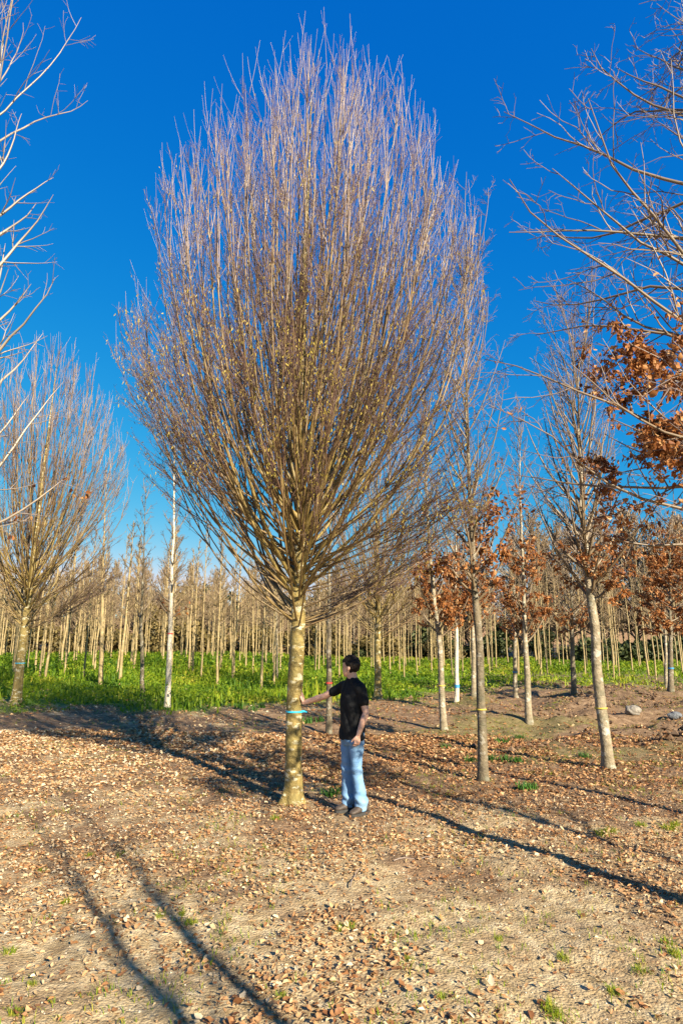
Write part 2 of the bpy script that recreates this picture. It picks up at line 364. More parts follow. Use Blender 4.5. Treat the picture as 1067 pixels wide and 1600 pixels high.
# ---------------------------------------------------------------- hornbeams
ENV_Z = np.array([2.15, 2.45, 2.95, 3.60, 4.42, 5.37, 6.43, 7.55, 8.68, 9.6, 10.4, 11.05, 11.6, 12.0])
ENV_R = np.array([.12, .80, 1.75, 2.35, 2.58, 2.66, 2.64, 2.48, 2.17, 1.79, 1.37, .92, .48, .05])
def env_top(r): return np.interp(r, ENV_R[5:][::-1], ENV_Z[5:][::-1])
def env(z): return np.interp(z, ENV_Z, ENV_R)
def hornbeam(base, seed, n_limb, m2, m3, m4, full, label, group=None, scale=1.0, catkins=6000, lean=(0, 0), rk=1.0, twig_r=1.0):
    g = rng(seed)
    root = empty('hornbeam_tree', base); tag(root, label, 'tree', group)
    hz = np.array([-.12, .0, .3, 1.0, 2.2, 3.2, 4.5, 6.0, 7.5, 9.0, 10.6])
    hr = np.array([.135, .135, .133, .124, .118, .100, .076, .052, .034, .019, .006]) * rk
    tx = .010 * hz + .02 * np.sin(hz * .9 + seed) * (hz > .5); ty = .03 * np.sin(hz * .7 + 2 * seed) * (hz > .5)
    TP = np.stack([tx + lean[0] * hz, ty + lean[1] * hz, hz], 1)
    tm = trunk_mesh('trunk', TP * scale, hr * scale, 28 if full else 14, .55, .09, seed, .12)
    trunk = link('trunk', tm, M['horn_bark'], root)
    # limbs: curved up from the fork to the crown's envelope
    # evenly spread tips: an upright set under the crown's dome, and a set that fills its flanks
    B = n_limb; B2 = int(B * .36); B1 = B - B2; i1 = np.arange(B1); i2 = np.arange(B2)
    s = np.concatenate([((i1 + .5) / B1) ** .47, g.uniform(.75, 1, B2)]); az = np.concatenate([i1 * 2.39996, i2 * 2.39996 + 1.1]) + g.uniform(-.16, .16, B)
    rtop = 2.50 * s; low = np.arange(B) >= B1
    tipz = env_top(rtop) * g.uniform(.93, 1.0, B) - .42
    tipz[low] = 3.15 + 4.4 * ((i2 * .618034) % 1) ** 1.2; rt = np.where(low, env(tipz) * g.uniform(.88, 1.0, B), rtop)
    zs = 2.2 + 3.4 * (1 - s) ** .9 * g.uniform(.3, 1.2, B) + g.uniform(0, 1.0, B)
    zs[low] = np.minimum(2.08 + 1.5 * g.uniform(0, 1, low.sum()) ** 1.4, tipz[low] - 1.1)
    out = np.stack([np.cos(az), np.sin(az), 0 * az], 1); zero = 0 * az
    sx = np.interp(zs, hz, TP[:, 0]); sy = np.interp(zs, hz, TP[:, 1])
    P0 = np.stack([sx, sy, zs], 1); P3 = np.stack([rt * np.cos(az) + .03 * tipz, rt * np.sin(az), tipz], 1)
    hgt = (tipz - zs)[:, None]; upv = np.array([[0, 0, 1.]])
    P1 = P0 + out * rt[:, None] * g.uniform(.42, .66, B)[:, None] + upv * np.minimum(hgt * .2, .25 + rt[:, None] * .30)
    P2 = P3 - upv * hgt * np.where(low, .30, .48)[:, None] - out * rt[:, None] * np.where(low, .22, .10)[:, None]
    n = 18; t = np.linspace(0, 1, n)[None, :, None]
    LP = (1 - t) ** 3 * P0[:, None] + 3 * (1 - t) ** 2 * t * P1[:, None] + 3 * (1 - t) * t ** 2 * P2[:, None] + t ** 3 * P3[:, None]
    wob = np.cumsum(g.normal(0, .017, (B, n, 3)), 1) * (np.linspace(0, 1, n) ** .7)[None, :, None]; LP = LP + wob
    LP[:, :2] -= (LP[:, :1] - P0[:, None]) 
    Ll = np.linalg.norm(np.diff(LP, axis=1), axis=2).sum(1)
    r0 = np.clip(.0032 * Ll * g.uniform(.55, 1.35, B), .007, .028)
    LR = r0[:, None] * (1 - np.linspace(0, 1, n)[None, :]) ** .85 + .0030 * twig_r
    def clip_env(C, g):
        tip = C[:, -1]; rr = np.hypot(tip[:, 0] - .01 * tip[:, 2], tip[:, 1]); u = g.uniform(0, 1, len(C))
        lim = env(tip[:, 2]) + .0 + .18 * u + .30 * u ** 8; over = np.clip((rr - lim) / .6, 0, .9)
        hi = env_top(rr) + .05 + .30 * u + .35 * u ** 7; over = np.maximum(over, np.clip((tip[:, 2] - hi) / np.maximum(tip[:, 2] - C[:, 0, 2], .1), 0, .92)); k = (1 - over)[:, None, None]
        return C[:, :1] + (C - C[:, :1]) * k
    outd = norm(out + upv * .6)
    A, AR = children(LP, LR, m2, .28, .96, (R(12), R(36)), lambda t, L: np.maximum(.34 * L * (1 - .74 * t), .5), 8, .035, .022, .55, .0042 * twig_r, .0024 * twig_r, g, outd, .5, .013)
    A = clip_env(A, g)
    C, CR = children(A, AR, m3, .15, .98, (R(12), R(34)), lambda t, L: np.maximum(.45 * L * (1 - .6 * t), .2), 4, .06, .035, .6, .0026 * twig_r, .0018 * twig_r, g, None, 0, .006)
    C = clip_env(C, g)
    gr = [(A, AR, 4), (C, CR, 3)]
    if m4:
        E, ER = children(C, CR, m4, .15, 1.0, (R(25), R(60)), lambda t, L: np.maximum(.35 * L * (1 - .4 * t), .07), 3, .05, .05, .7, .0019 * twig_r, .0013 * twig_r, g)
        gr.append((E, ER, 3))
    # long straight shoots at the crown's top
    topm = np.where(tipz > 6.2)[0]
    topa = np.where((A[:, -1, 2] > env_top(np.hypot(A[:, -1, 0], A[:, -1, 1])) - 2.0) & (A[:, -1, 2] > 5.5))[0]
    Sa, SaR = children(A[topa], AR[topa], 1, .45, 1.0, (R(3), R(20)), lambda t, L: 0 * t + .75, 5, .16, .012, 1., .0038 * twig_r, .0024 * twig_r, g); Sa = clip_env(Sa, g)
    S, SR = children(LP[topm], LR[topm], 4, .70, 1.0, (R(3), R(22)), lambda t, L: 0 * t + .95, 6, .16, .012, 1., .0048 * twig_r, .0026 * twig_r, g)
    S = clip_env(S, g)
    S2, S2R = children(S, SR, 2, .1, .7, (R(12), R(30)), lambda t, L: .25 + 0 * t, 4, .12, .04, .8, .0026 * twig_r, .0016 * twig_r, g)
    if full:
        for i in range(B):
            link('branch', tube_mesh('branch', [(LP[i:i + 1] * scale, LR[i:i + 1] * scale, 7)]), M['horn_twig'], trunk)
        # thick forking boughs fused into the trunk's head
        crown = link('crown', tube_mesh('crown', [(a * scale, b * scale, c) for a, b, c in gr]), M['horn_twig'], root)
    else:
        gr.insert(0, (LP, LR, 5))
        crown = link('crown', tube_mesh('crown', [(a * scale, b * scale, c) for a, b, c in gr]), M['horn_twig'], root)
    link('shoots', tube_mesh('shoots', [(S * scale, SR * scale, 3), (Sa * scale, SaR * scale, 3), (S2 * scale, S2R * scale, 3)]), M['shoot'], crown)['kind'] = 'stuff'
    if catkins:
        K = C[:, 1:].reshape(-1, 3); z = K[:, 2]
        pr = sst(2.0, 3.2, z) * sst(8.8, 5.5, z) + .02; pr /= pr.sum()
        ix = g.choice(len(K), catkins, replace=False, p=pr); Kp = K[ix]
        D = g.normal(0, .35, (catkins, 3)); D[:, 2] -= 1
        me = leaf_mesh('catkins', Kp * scale, D, g.normal(0, 1, (catkins, 3)), g.uniform(.028, .052, catkins), g, .6, .26)
        link('catkins', me, M['catkin'], crown)['kind'] = 'stuff'
    centre = lambda z: (np.interp(z / scale, hz, TP[:, 0]) * scale, np.interp(z / scale, hz, TP[:, 1]) * scale, np.interp(z / scale, hz, hr) * scale)
    return root, centre
bA = gp(458, 1255)
rA, cA = hornbeam(bA, 11, 205, 12, 6, 1, True, 'tall upswept bare hornbeam whose trunk the man touches', 'hornbeams', twig_r=.76, catkins=16000, rk=.80)
bL = gp(25, 1101); rL, cL = hornbeam(bL, 23, 120, 9, 5, 0, False, 'bare hornbeam with pale trunk and faint blue band, standing before the tall green weeds', 'hornbeams', scale=.98, catkins=1500, lean=(.004, 0), twig_r=1.45, rk=.95)
bM = gp(590, 1093); rM, cM = hornbeam(bM, 37, 60, 10, 4, 0, False, 'low branching hornbeam with yellowish trunk standing behind the man, beyond his shoulder', 'hornbeams', scale=.9, catkins=2500, twig_r=2.2, rk=1.0)

# ---------------------------------------------------------------- nursery trees with a clear stem
def nursery(name, label, base, path, r0, zc, spread, n_limb, m2, m3, seed, bark='beech_bark', twig='beech_twig', group=None,
            ang=(60, 28), trop=.07, jit=.05, twig_r=1.0, leaf=None, limb_r=.40, m4=0, leaf_objs=0, top_spread=.3, limbs_up=1.0, cluster=1, az_bias=None, f_pow=1.15, limb_cap=.024):
    """path: points relative to base (first is the base); zc: height of the lowest limb"""
    g = rng(seed); base = np.asarray(base, float); path = np.asarray(path, float)
    path = np.vstack([path[:1] - [0, 0, .12], path]); ht = path[-1, 2]
    root = empty(name, base); tag(root, label, 'tree', group)
    zz = path[:, 2]; rr = r0 * np.clip(1 - .30 * np.minimum(zz, zc) / zc - .68 * np.clip((zz - zc) / (ht - zc), 0, 1) ** .8, .03, 1)
    # resample so the taper shows
    z2 = np.unique(np.concatenate([zz, np.linspace(-.12, ht, 14)])); P = np.stack([np.interp(z2, zz, path[:, i]) for i in range(3)], 1)
    P[1:-1, :2] += g.normal(0, .10 * r0, (len(P) - 2, 2)); P[0, :2] = P[1, :2]
    rr = r0 * np.clip(1 - .28 * np.minimum(z2, zc) / zc - .68 * np.clip((z2 - zc) / (ht - zc), 0, 1) ** .8, .03, 1)
    link('trunk', trunk_mesh('trunk', P, rr, 14, .22, .06, seed, .10), M[bark], root)
    B = n_limb; f = (np.arange(B) + g.uniform(0, 1, B)) / B; f = f ** f_pow; h = zc + (ht - zc) * f * .97
    p0 = np.stack([np.interp(h, z2, P[:, i]) for i in range(3)], 1); pr = np.interp(h, z2, rr)
    az = np.arange(B) * 2.39996 + g.uniform(-.6, .6, B); an = np.radians(ang[0] + (ang[1] - ang[0]) * f) * g.uniform(.8, 1.15, B)
    if az_bias: az = np.where(g.uniform(0, 1, B) < az_bias[1], az_bias[0] + g.normal(0, .55, B), az)
    D = np.stack([np.cos(az) * np.sin(an), np.sin(az) * np.sin(an), np.cos(an)], 1)
    L = spread * (1 - (1 - top_spread) * f) * g.uniform(.65, 1.2, B) / np.maximum(np.sin(an), .42) * .72
    LP = curve(p0, D, L, 10, trop * limbs_up, jit, g)
    LR = np.clip(pr * limb_r, .005 * twig_r, limb_cap)[:, None] * (1 - np.linspace(0, 1, 10)[None, :]) ** .9 + .0028 * twig_r
    A, AR = children(LP, LR, m2, .12, .98, (R(28), R(58)), lambda t, L: np.maximum(.45 * L * (1 - .65 * t), .22), 6, trop * .8, jit * 1.2, .6, .0032 * twig_r, .0022 * twig_r, g)
    C, CR = children(A, AR, m3, .1, .98, (R(28), R(62)), lambda t, L: np.maximum(.4 * L * (1 - .5 * t), .09), 3, trop * .6, jit * 1.3, .7, .0023 * twig_r, .0016 * twig_r, g)
    gr = [(LP, LR, 5), (A, AR, 3), (C, CR, 3)]
    if m4:
        E, ER = children(C, CR, m4, .2, 1., (R(30), R(65)), lambda t, L: .06 + .2 * L * (1 - t), 3, trop * .5, jit, .75, .0018 * twig_r, .0014 * twig_r, g); gr.append((E, ER, 3))
    crown = link('crown', tube_mesh('crown', gr), M[twig], root)
    if leaf:
        z0, z1, n_leaf, sz = leaf[:4]
        K = np.concatenate([C[:, 1:].reshape(-1, 3), A[:, 2:].reshape(-1, 3)]); K = K + 0
        zk = K[:, 2]; pr_ = sst(z0 - .25, z0 + .15, zk) * sst(z1 + .5, z1 - .5, zk) + 1e-9
        if len(leaf) > 4: pr_ = pr_ * leaf[4](K)
        if cluster > 1: pr_ = pr_ * (.18 + sst(-.12, .3, fbm(K[:, 0] * 2.2 + K[:, 2] * 1.7, K[:, 1] * 2.2 - K[:, 2] * 1.1, seed)))
        pr_ /= pr_.sum(); ix = g.choice(len(K), n_leaf, p=pr_)
        Lp = K[ix] + g.normal(0, .018, (n_leaf, 3)); D, Nn, S = hang_leaves(Lp, g, sz); rnd = np.clip(g.normal(.5, .24, n_leaf), 0, 1)
        keep = np.ones(n_leaf, bool)
        if leaf_objs:
            Wd = Lp + base; q = Wd - [0, 0, CAM_H]; fw = q[:, 1] * cp + q[:, 2] * sp; upc = -q[:, 1] * sp + q[:, 2] * cp
            px = q[:, 0] / np.maximum(fw, .1) * 960; py = upc / np.maximum(fw, .1) * 960
            vis = (fw > .3) & (np.abs(px) < 545) & (np.abs(py) < 810)
            cand = np.where(vis)[0]; cand = cand[np.argsort(-(S / fw)[cand])][:leaf_objs]
            for c_ in cand:
                o = link('leaf', LEAF_MESH[c_ % len(LEAF_MESH)], None, crown); keep[c_] = False
                x_ = Vector(norm(D[c_])); y_ = Vector(Nn[c_]).cross(x_).normalized(); z_ = x_.cross(y_)
                mt = Matrix((x_, y_, z_)).transposed().to_4x4(); o.matrix_basis = Matrix.Translation(Vector(Lp[c_])) @ mt @ Matrix.Scale(S[c_], 4)
        if keep.any():
            o = link('leaves', leaf_mesh('leaves', Lp[keep], D[keep], Nn[keep], S[keep], g, .5, .62, rnd[keep]), M['beech_leaf'], crown); o['kind'] = 'stuff'
    return root, lambda z: (np.interp(z, z2, P[:, 0]), np.interp(z, z2, P[:, 1]), np.interp(z, z2, rr))
def single_leaf(name, g, lobes, material, curl):
    """a unit-long dry leaf: midrib and two wavy halves, curled"""
    t = np.linspace(0, 1, 7); wd = .30 * np.sin(np.pi * np.clip(t, 0, 1) ** .8) ** .8 * (1 + lobes * np.cos(t * 19 + g.uniform(0, 6)))
    wd[0] = wd[-1] = .012; bend = curl * (t - .4) ** 2 + .05 * np.sin(t * 7 + g.uniform(0, 6)); f1, f2 = g.uniform(.05, .6, 2)
    mid = np.stack([t, .04 * np.sin(t * 4), bend], 1); l = mid + np.stack([0 * t, wd, wd * f1 + .04 * np.sin(t * 13)], 1); r = mid + np.stack([0 * t, -wd, wd * f2 + .04 * np.cos(t * 11)], 1)
    V = np.concatenate([mid, l, r]); i = np.arange(6)
    F = np.concatenate([np.stack([i, i + 1, i + 8, i + 7], 1), np.stack([i + 1, i, i + 14, i + 15], 1)])
    me = mesh_np(name, V, [F], {'rnd': np.full(21, g.uniform(.05, 1))}); me.materials.append(material); return me
_g = rng(5)
LEAF_MESH = [single_leaf('leaf', _g, .0, M['beech_leaf'], _g.uniform(-.5, .5)) for _ in range(14)]
def path_px(base, pts, Y=None):
    Y = base[1] if Y is None else Y
    return [np.zeros(3)] + [tp(x, y, Y) - base for x, y in pts]
T = {}
def nt_(key, px, pts, dia_px, **kw):
    b = gp(*px); Y = b[1]; dx, dy, dz = ray(*px)
    P = path_px(b, pts); r0 = dia_px / 2 / 960 * Y * 1.02
    T[key] = (b,) + nursery(base=b, path=P, r0=r0, **kw)
zat = lambda py, Y, b: tp(533, py, Y)[2] - b[2]
ROW = 'young beech trees with brown leaves'
def leafzone(px, y0, y1, n, sz, *f):
    b = gp(*px); return (zat(y1, b[1], b), zat(y0, b[1], b), n, sz) + f
nt_('R1', (755, 1220), [(748, 1000), (741, 900), (734, 780), (729, 650), (727, 520), (729, 400)], 14.5, name='beech_tree', label='slim mossy dark trunked beech with yellow band, brown leaves on one side', zc=2.5, spread=1.75, n_limb=50, m2=7, m3=5, m4=1, seed=101, bark='dark_bark', ang=(50, 22), trop=.13, top_spread=.5, group=ROW, twig_r=1.25,
    leaf=leafzone((755, 1220), 800, 960, 800, (.06, .10), lambda K: .25 + 1.2 * (K[:, 0] > .1)))
nt_('R2', (950, 1200), [(938, 1100), (926, 960), (915, 870), (908, 780), (903, 680), (902, 600), (906, 545)], 17, name='beech_tree', label='leaning grey lichened beech with a skirt of orange leaves at its fork', zc=2.55, spread=2.0, top_spread=.5, n_limb=62, m2=7, m3=4, m4=1, seed=102, ang=(56, 22), trop=.14, group=ROW, twig_r=1.25, limb_r=.5,
    leaf=leafzone((950, 1200), 880, 950, 1000, (.05, .085)))
nt_('R3', (825, 1130), [(821, 1000), (818, 930), (815, 850), (812, 760), (810, 650)], 10.5, name='beech_tree', label='straight grey beech with brown leaves hanging low, between the mossy trunk and the leaning trunk', zc=1.9, spread=1.5, n_limb=42, m2=6, m3=4, seed=103, ang=(62, 22), trop=.12, group=ROW, twig_r=1.6,
    leaf=leafzone((825, 1130), 860, 1010, 2200, (.06, .10)))
nt_('R4', (693, 1140), [(686, 1000), (678, 940), (672, 880), (667, 800), (664, 700), (664, 620)], 10.5, name='beech_tree', label='beech with curved grey stem, yellow band and dense orange leaves, behind the mossy dark trunk', zc=2.0, spread=1.5, n_limb=42, m2=6, m3=4, seed=104, ang=(62, 22), trop=.12, group=ROW, twig_r=1.6,
    leaf=leafzone((693, 1140), 860, 985, 2800, (.06, .10)))
nt_('R5', (713, 1095), [(713, 1000), (712, 950), (712, 880), (712, 800)], 7, name='beech_tree', label='thin whitish stem wound with blue tape, brown leaves above', zc=2.0, spread=1.5, n_limb=30, m2=6, m3=4, seed=105, bark='pale_bark', group=ROW, twig_r=2.0,
    leaf=leafzone((713, 1095), 880, 1000, 1500, (.08, .12)))
nt_('R6', (740, 1085), [(739, 1000), (738, 950), (738, 860), (738, 790)], 8.5, name='beech_tree', label='tan stemmed leafy beech just behind the mossy dark trunk', zc=2.0, spread=1.5, n_limb=30, m2=6, m3=4, seed=106, group=ROW, twig_r=2.0,
    leaf=leafzone((740, 1085), 880, 1000, 1300, (.08, .12)))
nt_('R7', (805, 1090), [(804, 1000), (803, 950), (803, 880), (803, 820)], 7, name='beech_tree', label='thin grey stem with small blue mark, far side of the straight grey beech', zc=2.0, spread=1.4, n_limb=30, m2=6, m3=4, seed=107, group=ROW, twig_r=2.0,
    leaf=leafzone((805, 1090), 940, 1010, 420, (.08, .12)))
nt_('R8', (895, 1083), [(894, 1000), (893, 975), (893, 920), (894, 860), (894, 820)], 8, name='beech_tree', label='dark stemmed tree with low spreading head of bare boughs and few brown leaves', zc=1.9, spread=1.7, n_limb=40, m2=6, m3=4, seed=108, bark='dark_bark', group=ROW, twig_r=2.0, ang=(70, 25),
    leaf=leafzone((895, 1083), 955, 1000, 400, (.08, .12)))
nt_('R9', (1047, 1080), [(1047, 1000), (1046, 940), (1046, 880), (1045, 820)], 8.5, name='beech_tree', label='dark blue marked stem under a full head of orange brown leaves', zc=1.8, spread=2.2, n_limb=44, m2=6, m3=4, seed=109, bark='dark_bark', group=ROW, twig_r=2.0, ang=(75, 30), trop=.05,
    leaf=leafzone((1047, 1080), 850, 1000, 6500, (.08, .12)))
nt_('R10', (1040, 1074), [(1039, 1000), (1038, 960), (1038, 900)], 5, name='beech_tree', label='very thin stem close beside the dark blue marked stem', zc=2.2, spread=1.2, n_limb=22, m2=5, m3=4, seed=110, group=ROW, twig_r=2.0, leaf=leafzone((1040, 1074), 900, 1000, 300, (.08, .12)))
nt_('M2', (514, 1145), [(514, 1000), (515, 930), (516, 830), (517, 700)], 9.5, name='beech_tree', label='dark grey stem with red band seen between the hornbeam trunk and the man', zc=2.3, spread=1.2, n_limb=34, m2=6, m3=4, seed=111, bark='dark_bark', group=ROW, twig_r=1.6)
nt_('L2', (262, 1105), [(266, 1000), (268, 930), (271, 850), (272, 760), (273, 660)], 9, name='birch_tree', label='slender white barked stem with red band at the edge of the green weeds', zc=2.4, spread=1.1, n_limb=34, m2=6, m3=3, seed=112, bark='pale_bark', twig_r=1.7,
    leaf=leafzone((262, 1105), 960, 985, 40, (.08, .12)))
nt_('L3', (223, 1088), [(221, 980), (224, 900), (226, 830), (228, 760)], 6.5, name='young_tree', label='thin brown mottled stem standing left of the white barked stem', zc=2.2, spread=1.0, n_limb=26, m2=6, m3=3, seed=113, bark='dark_bark', twig_r=1.8)
nt_('L4', (158, 1072), [(160, 980), (161, 900), (164, 820), (166, 740)], 7, name='young_tree', label='tall straight tan stem rising out of the green weeds beside the pale hornbeam', zc=3.2, spread=.8, n_limb=26, m2=5, m3=3, seed=114, bark='pole_bark', twig_r=1.8)
nt_('L5', (433, 1064), [(433, 1000), (432, 950), (432, 880)], 4.5, name='young_tree', label='very thin black and white stem in the weeds beside the hornbeam trunk', zc=2.2, spread=.7, n_limb=18, m2=5, m3=3, seed=115, bark='dark_bark', twig_r=2.0)
# trees whose stems stand just outside the frame
def at(x, y): return np.array([x, y, float(H(x, y))])
b = at(3.26, 4.18)
nursery('beech_tree', 'spreading silvery beech with copper leaves hanging on its lower boughs, high overhead', b, [(0, 0, 0), (.02, .05, 1.2), (.05, .05, 2.6), (.02, .02, 4), (.06, 0, 6), (.05, .05, 8.8)], .085, 2.7, 2.9, 66, 9, 5, 201, 'beech_bark', 'beech_twig', None,
    ang=(82, 44), trop=.03, jit=.13, limb_cap=.015, twig_r=1.05, m4=1, top_spread=.6, az_bias=(2.5, .42), f_pow=1.45, leaf=(2.5, 4.3, 12000, (.034, .054), lambda K: .6 + .9 * (K[:, 0] < -.4) - 1.48 * (K[:, 0] < -1.25)), leaf_objs=290, limb_r=.5, cluster=2)
b = at(-4.75, 6.7)
nursery('ash_tree', 'pale tree with long rising silvery boughs reaching in above the pale hornbeam', b, [(0, 0, 0), (.03, 0, 1.5), (.1, 0, 3), (.12, .02, 5), (.2, .05, 7.5), (.25, 0, 9.8)], .11, 2.7, 2.3, 40, 6, 3, 202, 'pale_bark', 'silver_twig', None,
    ang=(60, 30), trop=.075, jit=.07, twig_r=1.15, limb_r=.6, leaf=(2.9, 3.9, 60, (.06, .1)), m4=0, top_spread=.55)
b = at(5.15, 5.9)
nursery('beech_tree', 'bare grey beech standing off beside the leaning lichened trunk', b, [(0, 0, 0), (0, .03, 1.5), (.05, 0, 3), (.02, 0, 5), (.05, 0, 8)], .075, 2.6, 1.2, 34, 6, 4, 203, 'beech_bark', 'beech_twig', ROW, trop=.09, limb_r=.6, twig_r=1.2)
b = at(10.4, 17.2)
nursery('beech_tree', 'broad beech thick with orange leaves beyond the pale boulder', b, [(0, 0, 0), (0, .03, 1.5), (-.05, 0, 3), (.02, 0, 5), (.05, 0, 8)], .09, 2.1, 2.5, 44, 7, 4, 204, 'beech_bark', 'beech_twig', ROW, ang=(76, 30), trop=.04, twig_r=1.6, leaf=(2.1, 4.6, 6500, (.06, .10)))
b = at(5.5, 2.6)
nursery('beech_tree', 'bare grey beech with thin upright boughs, shading the grassy edge of the sand', b, [(0, 0, 0), (0, .03, 1.5), (-.05, 0, 3), (.02, 0, 5), (.05, 0, 7.5)], .07, 2.4, 1.5, 34, 7, 4, 205, 'beech_bark', 'beech_twig', ROW, trop=.09, twig_r=1.2)
# twin-stemmed tree behind the camera: its two stems throw the shadows across the foreground
b = at(3.35, -2.05); tw = empty('twin_stemmed_tree', b); tag(tw, 'twin stemmed bare tree whose two stems throw parallel shadows over the foreground', 'tree')
pv = np.array([math.cos(SUN_AZ), math.sin(SUN_AZ), 0]) * .19
link('trunk', trunk_mesh('trunk', [(0, 0, -.12), (0, 0, 0), (.01, .02, 1.2), (0, 0, 2.3)], [.10, .10, .085, .08], 14, .3, .06, 3), M['beech_bark'], tw)
for k_, sgn in enumerate((-1, 1)):
    q = np.array([np.array([0, 0, 2.2]), pv * sgn * .7 + [0, 0, 2.7], pv * sgn + [.05, 0, 3.4], pv * sgn * 1.1 + [-.05, .02, 4.1], pv * sgn * 1.2 + [.07, 0, 4.9], pv * sgn * 1.3 + [0, 0, 6.2]])
    link('stem', trunk_mesh('stem', q, [.060, .050, .042, .034, .024, .006], 10, 0, .08, 7 + k_), M['beech_bark'], tw)
    g = rng(60 + k_); LPp = q[None]; LRr = np.array([[.06, .05, .042, .034, .025, .005]])
    A, AR = children(LPp, LRr, 22, .38, 1, (R(25), R(55)), lambda t, L: 1.2 * (1.3 - t), 7, .06, .08, .4, .006, .003, g, None, 0, .016)
    C, CR = children(A, AR, 5, .1, 1, (R(25), R(50)), lambda t, L: .35 * (1.3 - t), 4, .06, .07, .6, .003, .002, g)
    link('crown', tube_mesh('crown', [(A, AR, 4), (C, CR, 3)]), M['beech_twig'], tw)

# ---------------------------------------------------------------- rows of young pole trees beyond, and the wood behind them
def pole_meshes(seed, ht, r0, zc, spread, n_limb, m2, m3, twig_r=3., lean=.0):
    g = rng(seed); z = np.array([-.15, 0, zc * .5, zc, zc + (ht - zc) * .5, ht]); wv = g.normal(0, .035, (6, 2)); wv[:2] = 0
    P = np.stack([wv[:, 0] + lean * np.maximum(z, 0), wv[:, 1], z], 1); rr = r0 * np.array([1.1, 1.05, .92, .8, .5, .08])
    tm = trunk_mesh('trunk', P, rr, 6, .1, .05, seed)
    B = n_limb; f = (np.arange(B) + g.uniform(0, 1, B)) / B; h = zc + (ht - zc) * f * .96
    p0 = np.stack([np.interp(h, z, P[:, i]) for i in range(3)], 1); pr = np.interp(h, z, rr)
    az = g.uniform(0, 2 * np.pi, B); an = np.radians(58 - 30 * f) * g.uniform(.8, 1.2, B)
    D = np.stack([np.cos(az) * np.sin(an), np.sin(az) * np.sin(an), np.cos(an)], 1)
    LP = curve(p0, D, spread * (1.1 - .75 * f) * g.uniform(.6, 1.3, B), 6, .09, .06, g)
    LR = np.clip(pr * .35, .007, .04)[:, None] * (1 - np.linspace(0, 1, 6)[None]) + .0024 * twig_r
    A, AR = children(LP, LR, m2, .1, 1., (R(25), R(55)), lambda t, L: .5 * L * (1.2 - t), 4, .07, .08, .5, .0022 * twig_r, .0016 * twig_r, g)
    gr = [(LP, LR, 3), (A, AR, 3)]
    if m3:
        C, CR = children(A, AR, m3, .1, 1., (R(25), R(55)), lambda t, L: .5 * L * (1.2 - t), 3, .07, .08, .8, .0018 * twig_r, .0014 * twig_r, g); gr.append((C, CR, 3))
    return tm, tube_mesh('crown', gr)
g = rng(77)
PV = [pole_meshes(300 + i, g.uniform(6.4, 8.0), g.uniform(.036, .054), g.uniform(2.4, 3.6), g.uniform(.75, 1.1), 24, 6, 3, 3.6, g.uniform(-.012, .02)) for i in range(6)]
for t_, c_ in PV: t_.materials.append(M['pole_bark']); c_.materials.append(M['pole_twig'])
pos = []
for iy, y in enumerate(np.arange(25.5, 66, 3.05)):
    stp = 1.75
    for x in np.arange(-42, 42, stp):
        X = x + (iy % 2) * stp * .3 + g.normal(0, .22); Yy = y + g.normal(0, .45)
        if abs(X) > .585 * Yy + .6: continue
        if X > 1.5 and Yy < 31.5: continue
        if X > -2 and Yy < 28: continue
        if g.uniform() < .10: continue
        pos.append((X, Yy))
pos = sorted(pos, key=lambda p: p[1]); rest = pos[296:]; pos = pos[:296]
for i, (x, y) in enumerate(pos):
    t_, c_ = PV[g.integers(len(PV))]
    o = empty('pole_tree', at(x, y), g.uniform(0, 6.28)); s_ = g.uniform(.88, 1.12); o.scale = (g.uniform(.75, 1.25) * (1.15 if x < -3 else .9),) * 2 + (s_,)
    tag(o, 'thin straight tan pole tree in the planted rows beyond the green weeds', 'tree', 'pole trees in rows')
    link('trunk', t_, None, o); link('crown', c_, None, o)
# poles farther back, too many to tell apart
PL = [pole_meshes(340 + i, g.uniform(6.4, 7.8), g.uniform(.04, .055), g.uniform(2.4, 3.6), 1.0, 16, 3, 0, 6.5, g.uniform(-.012, .02)) for i in range(4)]
def raw(me):
    V = np.zeros(len(me.vertices) * 3, np.float32); me.vertices.foreach_get('co', V); F = np.zeros(len(me.loops), np.int32); me.loops.foreach_get('vertex_index', F)
    T_ = np.zeros(len(me.vertices), np.float32); me.attributes['thick'].data.foreach_get('value', T_); return V.reshape(-1, 3), F.reshape(-1, 4), T_
RP = [(raw(a), raw(c)) for a, c in PL]; acc = ([[], [], []], [[], [], []]); offs = [0, 0]
for x, y in rest:
    k = g.integers(4); a = g.uniform(0, 6.28); sx = g.uniform(.75, 1.2); sz = g.uniform(.88, 1.12); b0 = at(x, y)
    for q in (0, 1):
        V, F, T_ = RP[k][q]; W = np.stack([(V[:, 0] * np.cos(a) - V[:, 1] * np.sin(a)) * sx, (V[:, 0] * np.sin(a) + V[:, 1] * np.cos(a)) * sx, V[:, 2] * sz], 1) + b0
        acc[q][0].append(W); acc[q][1].append(F + offs[q]); acc[q][2].append(T_); offs[q] += len(V)
if rest:
    pf = empty('pole_thicket', (0, 0, 0)); tag(pf, 'dense thicket of thin pole stems in the back rows of the field', 'trees', kind='stuff')
    for q, nm, mm in ((0, 'trunks', 'pole_bark'), (1, 'crowns', 'pole_twig')):
        o = link(nm, mesh_np(nm, np.concatenate(acc[q][0]), [np.concatenate(acc[q][1])], {'thick': np.concatenate(acc[q][2])}), M[mm], pf); o['kind'] = 'stuff'
